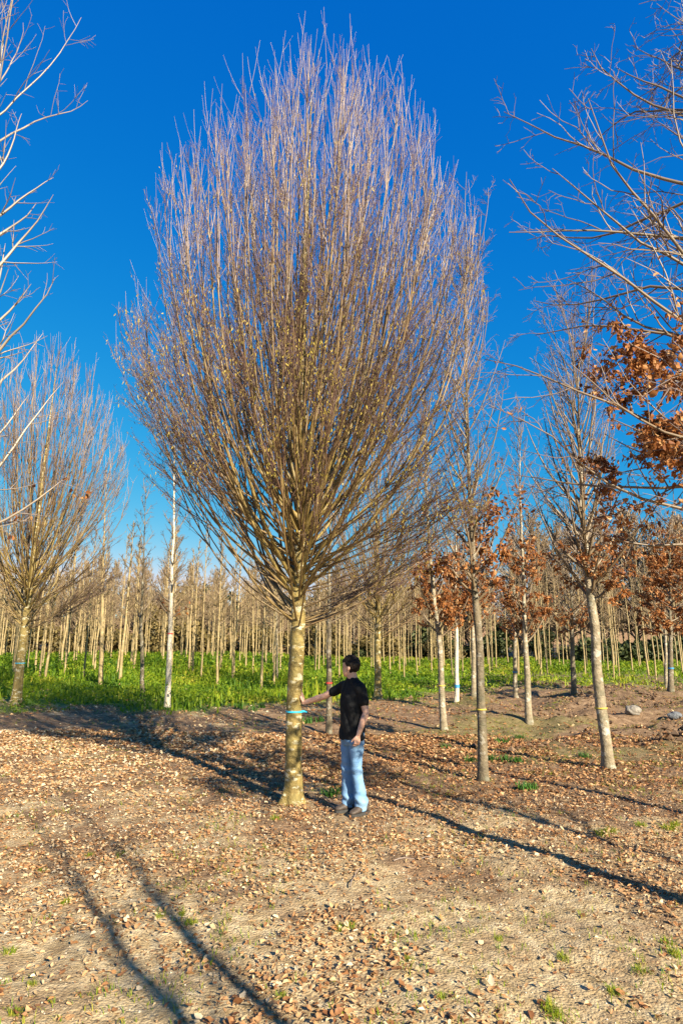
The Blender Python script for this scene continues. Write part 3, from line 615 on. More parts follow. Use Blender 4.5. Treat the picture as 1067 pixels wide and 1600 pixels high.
# the wood at the field's end
WV = [pole_meshes(400 + i, g.uniform(10, 12), .16, 1.0, g.uniform(3.4, 4.2), 60, 9, 4, 12.5, 0) for i in range(4)]
for t_, c_ in WV: t_.materials.append(M['dark_bark']); c_.materials.append(M['wood_twig'])
def foliage_mesh(name, seed, n, rx, rz, zc, size, lobes=9):
    g = rng(seed); cen = g.normal(0, .45, (lobes, 3)) * [rx, rx, rz] + [0, 0, zc]; k = g.integers(0, lobes, n)
    d = norm(g.normal(0, 1, (n, 3))); P = cen[k] + d * (g.uniform(.5, 1, (n, 1)) * np.array([rx, rx, rz]) * .62)
    P[:, 2] = np.maximum(P[:, 2], .05)
    return leaf_mesh(name, P, g.normal(0, 1, (n, 3)), d + g.normal(0, .5, (n, 3)), g.uniform(*size, n), g, .3, .7)
EV = [foliage_mesh('crown', 500 + i, 2600, 2.3, 2.9, 4.6, (.35, .7)) for i in range(3)]
for m_ in EV: m_.materials.append(M['evergreen'])
OV = [foliage_mesh('crown', 520 + i, 2400, 2.6, 2.8, 4.8, (.3, .6)) for i in range(2)]
for m_ in OV: m_.materials.append(M['olive'])
et = trunk_mesh('trunk', [(0, 0, -.3), (0, 0, 0), (.1, 0, 3), (0, 0, 6)], [.22, .2, .15, .05], 8); et.materials.append(M['dark_bark'])
for y, stp, hs_ in ((70, 3.2, .9), (77, 3.4, 1.0), (85, 3.6, 1.05)):
    for x in np.arange(-56, 60, stp):
        X = x + g.normal(0, .8); Yy = y + g.normal(0, 1.2) - 14 * float(sst(8, 26, X))
        if abs(X) > .62 * Yy + 2: continue
        o = empty('woodland_tree', at(X, Yy), g.uniform(0, 6.28)); e = g.uniform() < (.30 if y > 72 else .12) and X < 14
        s_ = hs_ * g.uniform(.82, 1.12) * (.92 + .36 * float(sst(4, 18, X))); o.scale = (s_, s_, s_)
        if e:
            tag(o, 'olive leafy tree in the wood at the end of the field', 'tree', 'leafy trees of the far wood')
            link('trunk', et, None, o); link('crown', (EV[:1] + OV + OV)[g.integers(5)], None, o)
        else:
            tag(o, 'bare brown crowned tree in the wood at the end of the field', 'tree', 'bare trees of the far wood')
            t_, c_ = WV[g.integers(4)]; link('trunk', t_, None, o); link('crown', c_, None, o)
SV = [foliage_mesh('foliage', 540 + i, 900, 1.5, 1.0, .9, (.2, .45), 6) for i in range(3)]
for m_ in SV: m_.materials.append(M['evergreen'])
for x in np.arange(-44, 46, 2.6):
    Yy = 67 + g.normal(0, 1.5) - 13 * float(sst(8, 26, x))
    if x < 6 and g.uniform() < .93: continue
    o = link('evergreen_shrub', SV[g.integers(3)], None, None, at(x + g.normal(0, .5), Yy)); s_ = g.uniform(.8, 1.7) * (1 if x > 4 else .7); o.scale = (s_, s_, s_); o.rotation_euler[2] = g.uniform(0, 6)
    tag(o, 'dark evergreen shrub at the foot of the far wood', 'shrub', 'shrubs under the far wood')

UV = [foliage_mesh('foliage', 560 + i, 1000, 1.9, 1.2, 1.0, (.18, .4), 7) for i in range(3)]
for m_ in UV: m_.materials.append(M['olive'])
for x in np.arange(-46, 10, 1.9):
    o = link('brown_shrub', UV[g.integers(3)], None, None, at(x + g.normal(0, .5), 66.5 + g.normal(0, 1.3))); s_ = g.uniform(.8, 1.35); o.scale = (s_, s_, s_); o.rotation_euler[2] = g.uniform(0, 6)
    tag(o, 'low brownish shrub along the edge of the far wood', 'shrub', 'undergrowth along the far wood')
# ---------------------------------------------------------------- ground cover
def blades(P, g, hgt, wid, lean=.45, tip_rnd=None, rnd=None):
    """bent grass blades: 5 vertices, 3 triangles"""
    B = len(P); az = g.uniform(0, 2 * np.pi, B); d = np.stack([np.cos(az), np.sin(az), 0 * az], 1); s = np.stack([-np.sin(az), np.cos(az), 0 * az], 1)
    hh = hgt[:, None]; ww = wid[:, None]; ln = (g.uniform(.1, 1, B) * lean)[:, None]; up = np.array([[0, 0, 1.]])
    m = P + up * hh * .6 + d * hh * ln * .4; t = P + up * hh * (1 - .3 * ln) + d * hh * ln
    V = np.stack([P - s * ww, P + s * ww, m - s * ww * .8, m + s * ww * .8, t], 1).reshape(-1, 3); o = np.arange(B)[:, None] * 5
    r = g.uniform(0, 1, B) if rnd is None else rnd
    return V, [o + np.array([[0, 1, 3, 2]]), o + np.array([[2, 3, 4]])], np.repeat(r, 5)
def wedge(n, y0, y1, g, k=.66):
    y = np.sqrt(g.uniform(y0 ** 2, y1 ** 2, n)); x = g.uniform(-1, 1, n) * (k * y + .8); return x, y
g = rng(900)
x, y = wedge(120000, 15, 66, g); kp = g.uniform(0, 1, len(x)) < grass_mask(x, y) * np.clip(34 / y, .25, 1) ; x, y = x[kp], y[kp]
hv = (.5 + 1.1 * sst(-.3, .4, fbm(x * .5, y * .5, 61))) * (.55 + .45 * sst(4, -2, x)) * (.45 + .55 * sst(17, 22, y - 5 * sst(0, 6, x)))
P = np.stack([x, y, H(x, y) - .01], 1); n_ = len(x)
tone = np.clip(.50 + .75 * fbm(x * .45, y * .45, 71) + g.normal(0, .16, n_) - .15 * (hv > 1.2), 0, 1)
V, F, r_ = blades(P, g, g.uniform(.16, .42, n_) * hv, g.uniform(.016, .036, n_) * np.clip(y / 25, 1, 2.4), .7, rnd=tone)
tag(link('weed_field', mesh_np('weed_field', V, F, {'rnd': r_}, False), M['grass']), 'bright green strip of tall grass and weeds behind the bare ground', 'grass', kind='stuff')
x, y = wedge(85000, 15, 50, g); kp = g.uniform(0, 1, len(x)) < grass_mask(x, y) * np.clip(26 / y, .3, 1) ** 1.5; x, y = x[kp], y[kp]; n_ = len(x)
hv = (.35 + 1.3 * sst(-.3, .45, fbm(x * .5, y * .5, 61))) * (.5 + .5 * sst(4, -2, x))
P = np.stack([x, y, H(x, y) + g.uniform(0, .42, n_) * hv], 1); tone = np.clip(.42 + .75 * fbm(x * .45, y * .45, 71) + g.normal(0, .2, n_), 0, 1)
D = g.normal(0, 1, (n_, 3)); D[:, 2] = np.abs(D[:, 2]) * .6 - .1
tag(link('weed_leaves', leaf_mesh('weed_leaves', P, D, np.stack([g.normal(0, .6, n_), g.normal(0, .6, n_), np.ones(n_)], 1), g.uniform(.06, .13, n_) * np.clip(y / 22, 1, 2.2), g, .3, .6, tone), M['grass']), 'broad green weed leaves among the tall grass behind the bare ground', 'weeds', kind='stuff')
# small sprigs of grass over the bare ground
x, y = wedge(60000, 3.0, 24, g); den = sst(-.02, .34, fbm(x * 1.6, y * 1.6, 81) + .16 * sst(.0, 2.0, x) * sst(7.5, 4, y) + .08 * sst(1, 4, x)) * (.42 + .75 * sst(6.5, 4, y) + .35 * sst(2, 5, x)); kp = g.uniform(0, 1, len(x)) < den
x, y = np.repeat(x[kp], 4), np.repeat(y[kp], 4); n_ = len(x); x = x + g.normal(0, .022, n_); y = y + g.normal(0, .022, n_)
V, F, r_ = blades(np.stack([x, y, H(x, y) - .005], 1), g, g.uniform(.018, .06, n_), g.uniform(.0016, .0034, n_), 1.0, rnd=g.uniform(.25, 1, n_))
tag(link('grass_sprigs', mesh_np('grass_sprigs', V, F, {'rnd': r_}, False), M['grass']), 'tiny green grass sprigs scattered over the sandy ground', 'grass', kind='stuff')
# fallen leaves
def litter_density(x, y):
    bare = sst(.08, -.16, fbm(x * .75, y * .75, 91) + .34 * sst(5.2, 7.5, y) - .08 * sst(6, 4, y))
    drift = .45 + .9 * sst(-.22, .22, fbm(x * 2.3, y * 2.3, 97))
    return drift * np.clip(1 - .80 * bare, .05, 1) * (1 - .9 * grass_mask(x, y)) * (1 - .35 * sst(3, 6, x) * sst(12, 15, y))
g = rng(910)
xs_, ys_, nearmask = [], [], None
for n_, y0, y1 in ((32000, 2.6, 7), (70000, 7, 14), (34000, 14, 30)):
    x, y = wedge(n_, y0, y1, g, .62); kp = g.uniform(0, 1, n_) < litter_density(x, y); xs_.append(x[kp]); ys_.append(y[kp])
x, y = np.concatenate(xs_), np.concatenate(ys_); n_ = len(x)
size = g.uniform(.026, .062, n_) * np.clip(y / 9, .80, 1.5)
az = g.uniform(0, 2 * np.pi, n_); D = np.stack([np.cos(az), np.sin(az), g.normal(.05, .18, n_)], 1); Nn = np.stack([g.normal(0, .30, n_), g.normal(0, .30, n_), np.ones(n_)], 1)
tone = np.clip(g.beta(1.8, 1.5, n_) * 1.0 + .04 - .14 * sst(-2, 1, x) * sst(7, 9, y) + .12 * sst(-1, -3, x) + .10 * fbm(x * .8, y * .8, 95), 0, 1)
P = np.stack([x, y, H(x, y) + g.uniform(.002, .022, n_)], 1)
# crumbs of leaf and bark between the leaves
xc, yc = [], []
for m_, y0, y1 in ((30000, 2.8, 7), (34000, 7, 14)):
    x2, y2 = wedge(m_, y0, y1, g, .60); k2 = g.uniform(0, 1, m_) < .25 + .75 * litter_density(x2, y2); xc.append(x2[k2]); yc.append(y2[k2])
x2, y2 = np.concatenate(xc), np.concatenate(yc); m_ = len(x2); a2 = g.uniform(0, 6.283, m_); sz = g.uniform(.008, .026, m_) * np.clip(y2 / 7, .8, 1.5)
d2 = np.stack([np.cos(a2), np.sin(a2), g.normal(0, .2, m_)], 1); n2_ = np.stack([g.normal(0, .4, m_), g.normal(0, .4, m_), np.ones(m_)], 1); p2 = np.stack([x2, y2, H(x2, y2) + g.uniform(.001, .012, m_)], 1)
s2 = norm(np.cross(d2, n2_)); q_ = sz[:, None]; V = np.stack([p2, p2 + d2 * q_ * .5 + s2 * q_ * .28, p2 + d2 * q_, p2 + d2 * q_ * .45 - s2 * q_ * .22], 1).reshape(-1, 3)
tag(link('leaf_crumbs', mesh_np('leaf_crumbs', V, [np.arange(m_ * 4).reshape(-1, 4)], {'rnd': np.repeat(g.uniform(0, 1, m_) ** 1.3, 4)}, False), M['litter']), 'fine crumbs of dry leaf and bark on the soil', 'debris', kind='stuff')
# grit: pebbles and crumbs of soil
x2, y2 = wedge(7000, 2.8, 8.5, g, .60); m_ = len(x2); r2 = g.uniform(.003, .011, m_) * np.clip(y2 / 6, .8, 1.4); c2 = np.stack([x2, y2, H(x2, y2) + r2 * .2], 1)
o6 = np.array([[1, 0, 0], [0, 1, 0], [-1, 0, 0], [0, -1, 0], [0, 0, .8], [0, 0, -.8]])
V = (c2[:, None] + o6[None] * r2[:, None, None] * g.uniform(.6, 1.4, (m_, 6, 1))).reshape(-1, 3); o_ = np.arange(m_)[:, None] * 6
F = np.concatenate([o_ + np.array([t_]) for t_ in ([0, 1, 4], [1, 2, 4], [2, 3, 4], [3, 0, 4], [1, 0, 5], [2, 1, 5], [3, 2, 5], [0, 3, 5])])
tag(link('grit', mesh_np('grit', V, [F], {'rnd': np.repeat(g.uniform(0, 1, m_), 6)}), M['grit']), 'grit and small pebbles on the sand', 'gravel', kind='stuff')
# clods of turned soil on the rough ground
x2 = g.uniform(1.5, 17, 9000); y2 = g.uniform(11, 30, 9000); k2 = (g.uniform(0, 1, 9000) < sst(.0, .3, fbm(x2 * .5, y2 * .8, 31) + .08) * sst(1.5, 5, x2)) & (x2 < .64 * y2); x2, y2 = x2[k2], y2[k2]; m_ = len(x2)
x2 = np.concatenate([x2, g.normal(6.7, .42, 260)]); y2 = np.concatenate([y2, g.normal(12.7, .30, 260)]); m_ = len(x2)
r2 = .02 + .075 * g.uniform(0, 1, m_) ** 2.2; c2 = np.stack([x2, y2, H(x2, y2) + r2 * .25], 1)
V = (c2[:, None] + o6[None] * r2[:, None, None] * g.uniform(.55, 1.4, (m_, 6, 1))).reshape(-1, 3); o_ = np.arange(m_)[:, None] * 6
F = np.concatenate([o_ + np.array([t_]) for t_ in ([0, 1, 4], [1, 2, 4], [2, 3, 4], [3, 0, 4], [1, 0, 5], [2, 1, 5], [3, 2, 5], [0, 3, 5])])
tag(link('soil_clods', mesh_np('soil_clods', V, [F], {'rnd': np.repeat(g.uniform(0, .45, m_), 6)}, False), M['clod']), 'brown clods of turned soil on the rough ground beyond', 'soil', kind='stuff')
# the 290 that show largest are things of their own
inf = (y > 3.4) & (np.abs(x) < .50 * y); pick = np.where(inf)[0]; pick = pick[np.argsort(-(size / y)[pick])][:290]
kp = np.ones(n_, bool); kp[pick] = False
tag(link('leaf_litter', leaf_mesh('leaf_litter', P[kp], D[kp], Nn[kp], size[kp], g, .45, .62, tone[kp]), M['litter']), 'carpet of small dry brown leaves spread over the ground', 'leaves', kind='stuff')
FL = [single_leaf('fallen_leaf', g, .12, M['litter'], g.uniform(-.6, .7)) for _ in range(24)]
for i in pick:
    o = link('fallen_leaf', FL[g.integers(24)], None, None, P[i]); s_ = size[i] * 1.25; o.scale = (s_, s_, s_)
    o.rotation_euler = (g.normal(0, .3), g.normal(0, .22), az[i])
    tag(o, 'dry curled brown leaf lying on the sandy foreground', 'leaf', 'fallen leaves')

# ---------------------------------------------------------------- the man
def rot_between(a, b):
    return Vector(a).rotation_difference(Vector(b)).to_matrix()
def add_loft(bm, rings, k=20):
    """rings: (centre, u, v) with u, v half-axis vectors; closed at both ends"""
    rows = []
    for c, u, v in rings:
        c, u, v = Vector(c), Vector(u), Vector(v)
        rows.append([bm.verts.new(c + u * math.cos(2 * math.pi * i / k) + v * math.sin(2 * math.pi * i / k)) for i in range(k)])
    for a, b in zip(rows[:-1], rows[1:]):
        for i in range(k): bm.faces.new((a[i], a[(i + 1) % k], b[(i + 1) % k], b[i]))
    bm.faces.new(rows[0][::-1]); bm.faces.new(rows[-1])
def add_limb(bm, pts, rad, k=14, flat=1.0, side=None):
    """tube with rounded ends through pts; flat < 1 squeezes it across `side`"""
    pts = [Vector(p) for p in pts]; n = len(pts); rings = []
    for i, p in enumerate(pts):
        t = (pts[min(i + 1, n - 1)] - pts[max(i - 1, 0)]).normalized()
        ref = Vector(side) if side is not None else (Vector((0, 1, 0)) if abs(t.y) < .8 else Vector((1, 0, 0)))
        u = (ref - t * ref.dot(t)).normalized(); v = t.cross(u); r = rad[i]
        if i == 0: rings.append((p - t * r * .7, u * r * .55, v * r * .55 * flat)); 
        rings.append((p, u * r, v * r * flat))
        if i == n - 1: rings.append((p + t * r * .7, u * r * .55, v * r * .55 * flat))
    add_loft(bm, rings, k)
def add_ball(bm, c, r, m=None, seg=14):
    m = m or Matrix.Identity(3); c = Vector(c); nv = max(5, seg // 2); rows = []
    P = lambda t, a: bm.verts.new(c + m @ Vector((r[0] * math.sin(t) * math.cos(a), r[1] * math.sin(t) * math.sin(a), r[2] * math.cos(t))))
    top, bot = P(0, 0), P(math.pi, 0)
    rows = [[P(math.pi * j / nv, 2 * math.pi * i / seg) for i in range(seg)] for j in range(1, nv)]
    for i in range(seg):
        k = (i + 1) % seg; bm.faces.new((top, rows[0][i], rows[0][k])); bm.faces.new((bot, rows[-1][k], rows[-1][i]))
        for u_, v_ in zip(rows[:-1], rows[1:]): bm.faces.new((u_[i], v_[i], v_[k], u_[k]))
def fused(name, bm, voxel, smooth=3):
    """one continuous surface from overlapping closed shapes"""
    bmesh.ops.recalc_face_normals(bm, faces=bm.faces)
    me = bpy.data.meshes.new(name + '_raw'); bm.to_mesh(me); bm.free()
    o = bpy.data.objects.new(name + '_raw', me); tmp = bpy.data.scenes.new('tmp'); tmp.collection.objects.link(o)
    md = o.modifiers.new('r', 'REMESH'); md.mode = 'VOXEL'; md.voxel_size = voxel
    if smooth: ms = o.modifiers.new('s', 'SMOOTH'); ms.factor = .5; ms.iterations = smooth
    with bpy.context.temp_override(scene=tmp, view_layer=tmp.view_layers[0]):
        ev = o.evaluated_get(bpy.context.evaluated_depsgraph_get()); out = bpy.data.meshes.new_from_object(ev); out.name = name
    bpy.data.objects.remove(o); bpy.data.meshes.remove(me); bpy.data.scenes.remove(tmp)
    out.polygons.foreach_set('use_smooth', np.ones(len(out.polygons), bool)); return out
def warp(me, fn):
    n = len(me.vertices); co = np.zeros(n * 3, np.float32); me.vertices.foreach_get('co', co); no = np.zeros(n * 3, np.float32)
    me.vertices.foreach_get('normal', no); co = co.reshape(-1, 3); no = no.reshape(-1, 3)
    co = co + no * fn(co)[:, None]; me.vertices.foreach_set('co', co.astype(np.float32).ravel()); me.update()
def add_hand(bm, wrist, axis, pnorm, thumb, curl, sc_=1.0, tcurl=.35):
    """palm, four jointed fingers, thumb; axis = wrist to fingers, pnorm = the way the palm faces, thumb = thumb side"""
    ax = Vector(axis).normalized(); pn = Vector(pnorm); pn = (pn - ax * pn.dot(ax)).normalized(); sd_ = ax.cross(pn)
    if sd_.dot(Vector(thumb)) < 0: sd_ = -sd_
    wv = Vector(wrist); s = sc_
    add_loft(bm, [(wv - ax * .015 * s, sd_ * .024 * s, pn * .017 * s), (wv + ax * .015 * s, sd_ * .030 * s, pn * .017 * s), (wv + ax * .045 * s, sd_ * .040 * s, pn * .016 * s), (wv + ax * .075 * s, sd_ * .042 * s, pn * .014 * s), (wv + ax * .094 * s, sd_ * .038 * s, pn * .010 * s)], 16)
    for i, (off, ln) in enumerate(((.030, .92), (.010, 1.0), (-.010, .95), (-.029, .76))):
        p = wv + ax * (.085 - abs(off - .005) * .25) * s + sd_ * off * s; d = ax.copy(); pts = [p]; c = curl[i] if isinstance(curl, (list, tuple)) else curl
        for seg, kk in ((.042, .75), (.027, 1.0), (.021, .7)):
            d = (Matrix.Rotation(c * kk, 3, ax.cross(pn)) @ d).normalized(); p = p + d * seg * ln * s; pts.append(p)
        add_limb(bm, pts, [.0098 * s, .0092 * s, .0085 * s, .0070 * s], 10)
    p = wv + ax * .022 * s + sd_ * .030 * s; d = (ax * .72 + sd_ * .62 + pn * tcurl).normalized(); q = p + d * .040 * s; d2 = (ax * .92 + sd_ * .18 + pn * tcurl).normalized()
    add_limb(bm, [p - d * .012 * s, p, q, q + d2 * .028 * s], [.013 * s, .0125 * s, .0105 * s, .0085 * s], 10)

def build_person():
    org = gp(551, 1271); ang = math.pi + R(30)
    root = empty('person', (org[0], org[1], org[2] + .012), ang)
    tag(root, 'man in black T-shirt and pale blue jeans resting one hand on the hornbeam trunk', 'person')
    ca, sa = math.cos(ang), math.sin(ang)
    def loc(wx, wy, wz):
        dx, dy = wx - org[0], wy - org[1]; return Vector((ca * dx + sa * dy, -sa * dx + ca * dy, wz - org[2] - .012))
    def ldir(wx, wy, wz): return Vector((ca * wx + sa * wy, -sa * wx + ca * wy, wz))
    X, Y, Z = Vector((1, 0, 0)), Vector((0, 1, 0)), Vector((0, 0, 1))
    # hand on the trunk
    tz = 1.185; cx, cy, cr = cA(tz); tc = Vector((bA[0] + cx, bA[1] + cy, 0)); od = Vector((.94, -.34, 0)).normalized()
    palm = tc + od * (cr * 1.02 + .012); rax = ldir(-.10, .42, .90).normalized(); rpn = ldir(-od.x, -od.y, 0)
    palm_l = loc(palm.x, palm.y, bA[2] + tz + .05); rw = palm_l - rax * .050
    skin = bmesh.new()
    # torso, neck
    add_loft(skin, [((0, 0, .86), X * .105, Y * .15), ((0, 0, 1.0), X * .10, Y * .145), ((.0, 0, 1.2), X * .11, Y * .165), ((-.005, 0, 1.34), X * .09, Y * .165), ((-.01, 0, 1.42), X * .06, Y * .10), ((-.008, 0, 1.485), X * .062, Y * .066), ((.002, 0, 1.52), X * .060, Y * .060), ((.010, 0, 1.59), X * .058, Y * .057)])
    # head, turned to the tree
    hm = Matrix.Rotation(R(-52), 3, 'Z') @ Matrix.Rotation(R(3), 3, 'Y'); hc = Vector((.016, 0, 1.520))
    def hp(x, y, z): return hc + hm @ Vector((x, y, z))
    hx, hy = hm @ X, hm @ Y
    add_loft(skin, [(hp(cx_, 0, z), hx * a, hy * b) for z, cx_, a, b in ((-.004, .062, .018, .018), (.008, .058, .034, .030), (.03, .045, .055, .046), (.055, .030, .073, .055), (.085, .016, .084, .062), (.12, .006, .093, .069), (.155, .000, .096, .074), (.19, -.004, .091, .071), (.215, -.007, .072, .057), (.235, -.010, .035, .03))], 24)
    add_loft(skin, [(hp(.090, 0, .122), hx * .006, hy * .008), (hp(.094, 0, .108), hx * .012, hy * .010), (hp(.098, 0, .092), hx * .018, hy * .014), (hp(.092, 0, .080), hx * .014, hy * .015)], 12)      # nose
    add_ball(skin, hp(.092, 0, .058), (.010, .018, .006), hm); add_ball(skin, hp(.090, 0, .047), (.010, .016, .006), hm)                     # lips
    add_ball(skin, hp(.076, 0, .012), (.016, .018, .014), hm)                                                                               # chin
    add_ball(skin, hp(.080, .028, .128), (.012, .024, .007), hm); add_ball(skin, hp(.080, -.028, .128), (.012, .024, .007), hm)             # brows
    for sg in (-1, 1): add_ball(skin, hp(-.002, sg * .073, .098), (.019, .009, .031), hm @ Matrix.Rotation(R(-12), 3, 'Y'))                # ears
    # arms
    ls, le, lw = Vector((-.01, .178, 1.405)), Vector((-.045, .232, 1.115)), Vector((.045, .205, .875))
    def arm(s_, e, w_, k_=1.):
        m1 = s_.lerp(e, .5); f1 = e.lerp(w_, .3); f2 = e.lerp(w_, .7)
        add_limb(skin, [s_.lerp(e, .18), m1, s_.lerp(e, .82), e, f1, f2, w_], [.046, .045, .042, .040, .041, .033, .0255], 16)
    arm(ls, le, lw)
    add_hand(skin, lw + Vector((.004, 0, -.012)), (.16, -.02, -1), (-.15, -1, 0), (1, 0, 0), [.9, 1.05, 1.1, 1.15])
    rs = Vector((-.005, -.178, 1.405)); mid = (rs + rw) / 2; dist = (rw - rs).length
    re = mid + Vector((0, 0, -1)) * math.sqrt(max(.0004, .285 ** 2 - min(dist / 2, .283) ** 2)) * .75
    arm(rs, re, rw)
    add_hand(skin, rw, rax, rpn, ldir(-.3, -1, .2), [.10, .12, .15, .2], 1.0, .15)
    # legs inside the jeans
    hipL, kneL, ankL = Vector((0, .085, .86)), Vector((.005, .10, .48)), Vector((-.05, .115, .075))
    hipR, kneR, ankR = Vector((0, -.085, .86)), Vector((.03, -.085, .48)), Vector((.0, -.09, .075))
    for h_, k_, a_ in ((hipL, kneL, ankL), (hipR, kneR, ankR)):
        add_limb(skin, [h_, h_.lerp(k_, .5), k_, k_.lerp(a_, .35), a_], [.075, .065, .050, .050, .036], 14)
    body = link('body', fused('body', skin, .0068, 2), None, root)
    sm, n, bs = mat('skin'); t = noise_tex(n, 9, 4); n.links.new(ramp(n, t.outputs[0], [(.3, (.50, .27, .185)), (.7, (.62, .36, .26))]).outputs[0], bs.inputs['Base Color'])
    bs.inputs['Roughness'].default_value = .5; bs.inputs['Subsurface Weight'].default_value = .08; bs.inputs['Subsurface Radius'].default_value = (.01, .004, .002)
    bump(n, bs, noise_tex(n, 180, 3).outputs[0], .15, .002); body.data.materials.append(sm)
    for sg in (-1, 1):
        bm = bmesh.new(); add_ball(bm, hp(.079, sg * .029, .113), (.010, .013, .0075), hm, 12); me = bpy.data.meshes.new('eye'); bm.to_mesh(me); bm.free()
        link('eye', me, M.setdefault('eye', plain('eye', (.10, .07, .06), .2, .2)), body)
    # hair: short dark curls
    g = rng(3); bm = bmesh.new()
    add_ball(bm, hp(-.022, 0, .145), (.090, .077, .090), hm, 20)
    for _ in range(620):
        d = norm(g.normal(0, 1, 3)); p = np.array([-.010, 0, .142]) + d * np.array([.099, .078, .098])
        x_, y_, z_ = p; front = x_ > .03
        if z_ < .175 and x_ > .035: continue
        if z_ < .135 and x_ > .005: continue
        if z_ < .06 or (z_ < .125 and -.03 < x_ <= .03 and abs(y_) > .05): continue
        add_ball(bm, hp(*p), (g.uniform(.009, .024),) * 3, None, 8)
    hair = link('hair', fused('hair', bm, .0055, 1), None, body); hair.data.materials.append(plain('dark_hair', (.010, .006, .0045), .6, .5, 90, .6, 260, .004, .2))
    # T-shirt
    bm = bmesh.new()
    add_loft(bm, [((.0, 0, .805), X * .142, Y * .184), ((0, 0, .84), X * .143, Y * .185), ((0, 0, .95), X * .136, Y * .178), ((.005, 0, 1.08), X * .130, Y * .176), ((.008, 0, 1.22), X * .128, Y * .186), ((.0, 0, 1.33), X * .120, Y * .198), ((-.006, 0, 1.40), X * .104, Y * .192), ((-.010, 0, 1.45), X * .086, Y * .152), ((-.010, 0, 1.482), X * .074, Y * .10), ((-.006, 0, 1.506), X * .067, Y * .073)], 28)
    add_limb(bm, [ls + Vector((0, -.05, .0)), ls.lerp(le, .12), ls.lerp(le, .35), ls.lerp(le, .62)], [.075, .075, .067, .067], 18)
    add_limb(bm, [rs + Vector((0, .05, .0)), rs.lerp(re, .12), rs.lerp(re, .35), rs.lerp(re, .60)], [.075, .073, .066, .066], 18)
    for q_ in (ls, rs): add_ball(bm, q_ + Vector((0, 0, -.012)), (.074, .066, .062), None, 16)
    me = fused('t_shirt', bm, .009, 3)
    def folds(co):
        a = np.arctan2(co[:, 1], co[:, 0]); return .020 * fbm(a * 2.2 + co[:, 2] * 4.5, co[:, 2] * 6 + a, 7, 4) + .008 * np.sin(co[:, 2] * 26 + a * 3) * sst(1.05, .85, co[:, 2])
    warp(me, folds); sh = link('t_shirt', me, plain('black_cotton', (.0065, .0065, .0075), .8, .3, 30, .3, 400, .002, .25), root)
    # jeans
    bm = bmesh.new()
    add_loft(bm, [((0, 0, .74), X * .10, Y * .150), ((0, 0, .80), X * .122, Y * .166), ((-.006, 0, .88), X * .120, Y * .164), ((0, 0, .97), X * .112, Y * .157), ((0, 0, 1.0), X * .11, Y * .152)], 24)
    for h_, k_, a_ in ((hipL, kneL, ankL), (hipR, kneR, ankR)):
        hem = a_ + Vector((0, 0, .005))
        add_limb(bm, [h_ + Vector((0, 0, -.04)), h_.lerp(k_, .45), k_, k_.lerp(hem, .5), k_.lerp(hem, .9), hem], [.092, .082, .068, .066, .069, .070], 18)
    me = fused('jeans', bm, .009, 2)
    def jf(co):
        z = co[:, 2]; return .010 * np.sin(z * 62 + co[:, 1] * 30 + 3 * noise2(co[:, 0] * 9, z * 6, 2)) * (sst(.30, .08, z) + .5 * np.exp(-((z - .47) / .09) ** 2) + .5 * np.exp(-((z - .75) / .06) ** 2)) + .016 * fbm(co[:, 0] * 9 + co[:, 1] * 6 + z * 4, z * 7, 5, 4)
    warp(me, jf)
    jm, n, bj = mat('washed_denim'); tn = noise_tex(n, 5, 4); c = ramp(n, tn.outputs[0], [(.3, (.10, .215, .40)), (.65, (.25, .40, .58))]).outputs[0]
    wv_ = N(n, 'ShaderNodeTexWave'); wv_.inputs['Scale'].default_value = 260; n.links.new(N(n, 'ShaderNodeTexCoord').outputs['Object'], wv_.inputs['Vector'])
    c = mixc(n, .25, c, wv_.outputs['Color'], 'MULTIPLY'); n.links.new(c, bj.inputs['Base Color']); bj.inputs['Roughness'].default_value = .85; bj.inputs['Specular IOR Level'].default_value = .2
    bump(n, bj, noise_tex(n, 300, 3).outputs[0], .25, .002)
    jo = link('jeans', me, jm, root)
    # shoes
    for a_, yaw in ((ankL, 12), (ankR, -2)):
        m_ = Matrix.Rotation(R(yaw), 3, 'Z'); f = m_ @ X; l = m_ @ Y; c0 = Vector((a_.x, a_.y, 0))
        bm = bmesh.new()
        add_loft(bm, [(c0 + f * x_ + Z * zc_, l * w_, Z * h_) for x_, zc_, w_, h_ in ((-.105, .052, .018, .025), (-.095, .055, .034, .042), (-.05, .062, .041, .052), (0, .064, .042, .052), (.05, .055, .045, .043), (.10, .045, .049, .033), (.145, .038, .045, .026), (.172, .034, .028, .018), (.18, .033, .012, .010))], 18)
        add_limb(bm, [c0 + Z * .06 - f * .01, c0 + Z * .12 - f * .015], [.047, .047], 16)
        shoe = link('shoe', fused('shoe', bm, .006, 2), None, root)
        shoe.data.materials.append(M.setdefault('shoe', plain('brown_leather', (.055, .038, .028), .65, .6, 25, .4, 120, .004)))
        bm = bmesh.new(); out = [(-.11, .02), (-.10, .034), (-.05, .043), (.0, .041), (.05, .046), (.10, .051), (.145, .046), (.178, .028), (.187, .0)]
        ring = [c0 + f * x_ + l * w_ for x_, w_ in out] + [c0 + f * x_ - l * w_ for x_, w_ in reversed(out[:-1])]
        lo = [bm.verts.new(p + Z * -.008) for p in ring]; hi = [bm.verts.new(p + Z * .022) for p in ring]; nn = len(ring)
        for i in range(nn): bm.faces.new((lo[i], lo[(i + 1) % nn], hi[(i + 1) % nn], hi[i]))
        bm.faces.new(hi); bm.faces.new(lo[::-1]); bmesh.ops.recalc_face_normals(bm, faces=bm.faces)
        me = bpy.data.meshes.new('sole'); bm.to_mesh(me); bm.free(); link('sole', me, M.setdefault('sole', plain('rubber', (.03, .028, .026), .8)), shoe)
build_person()

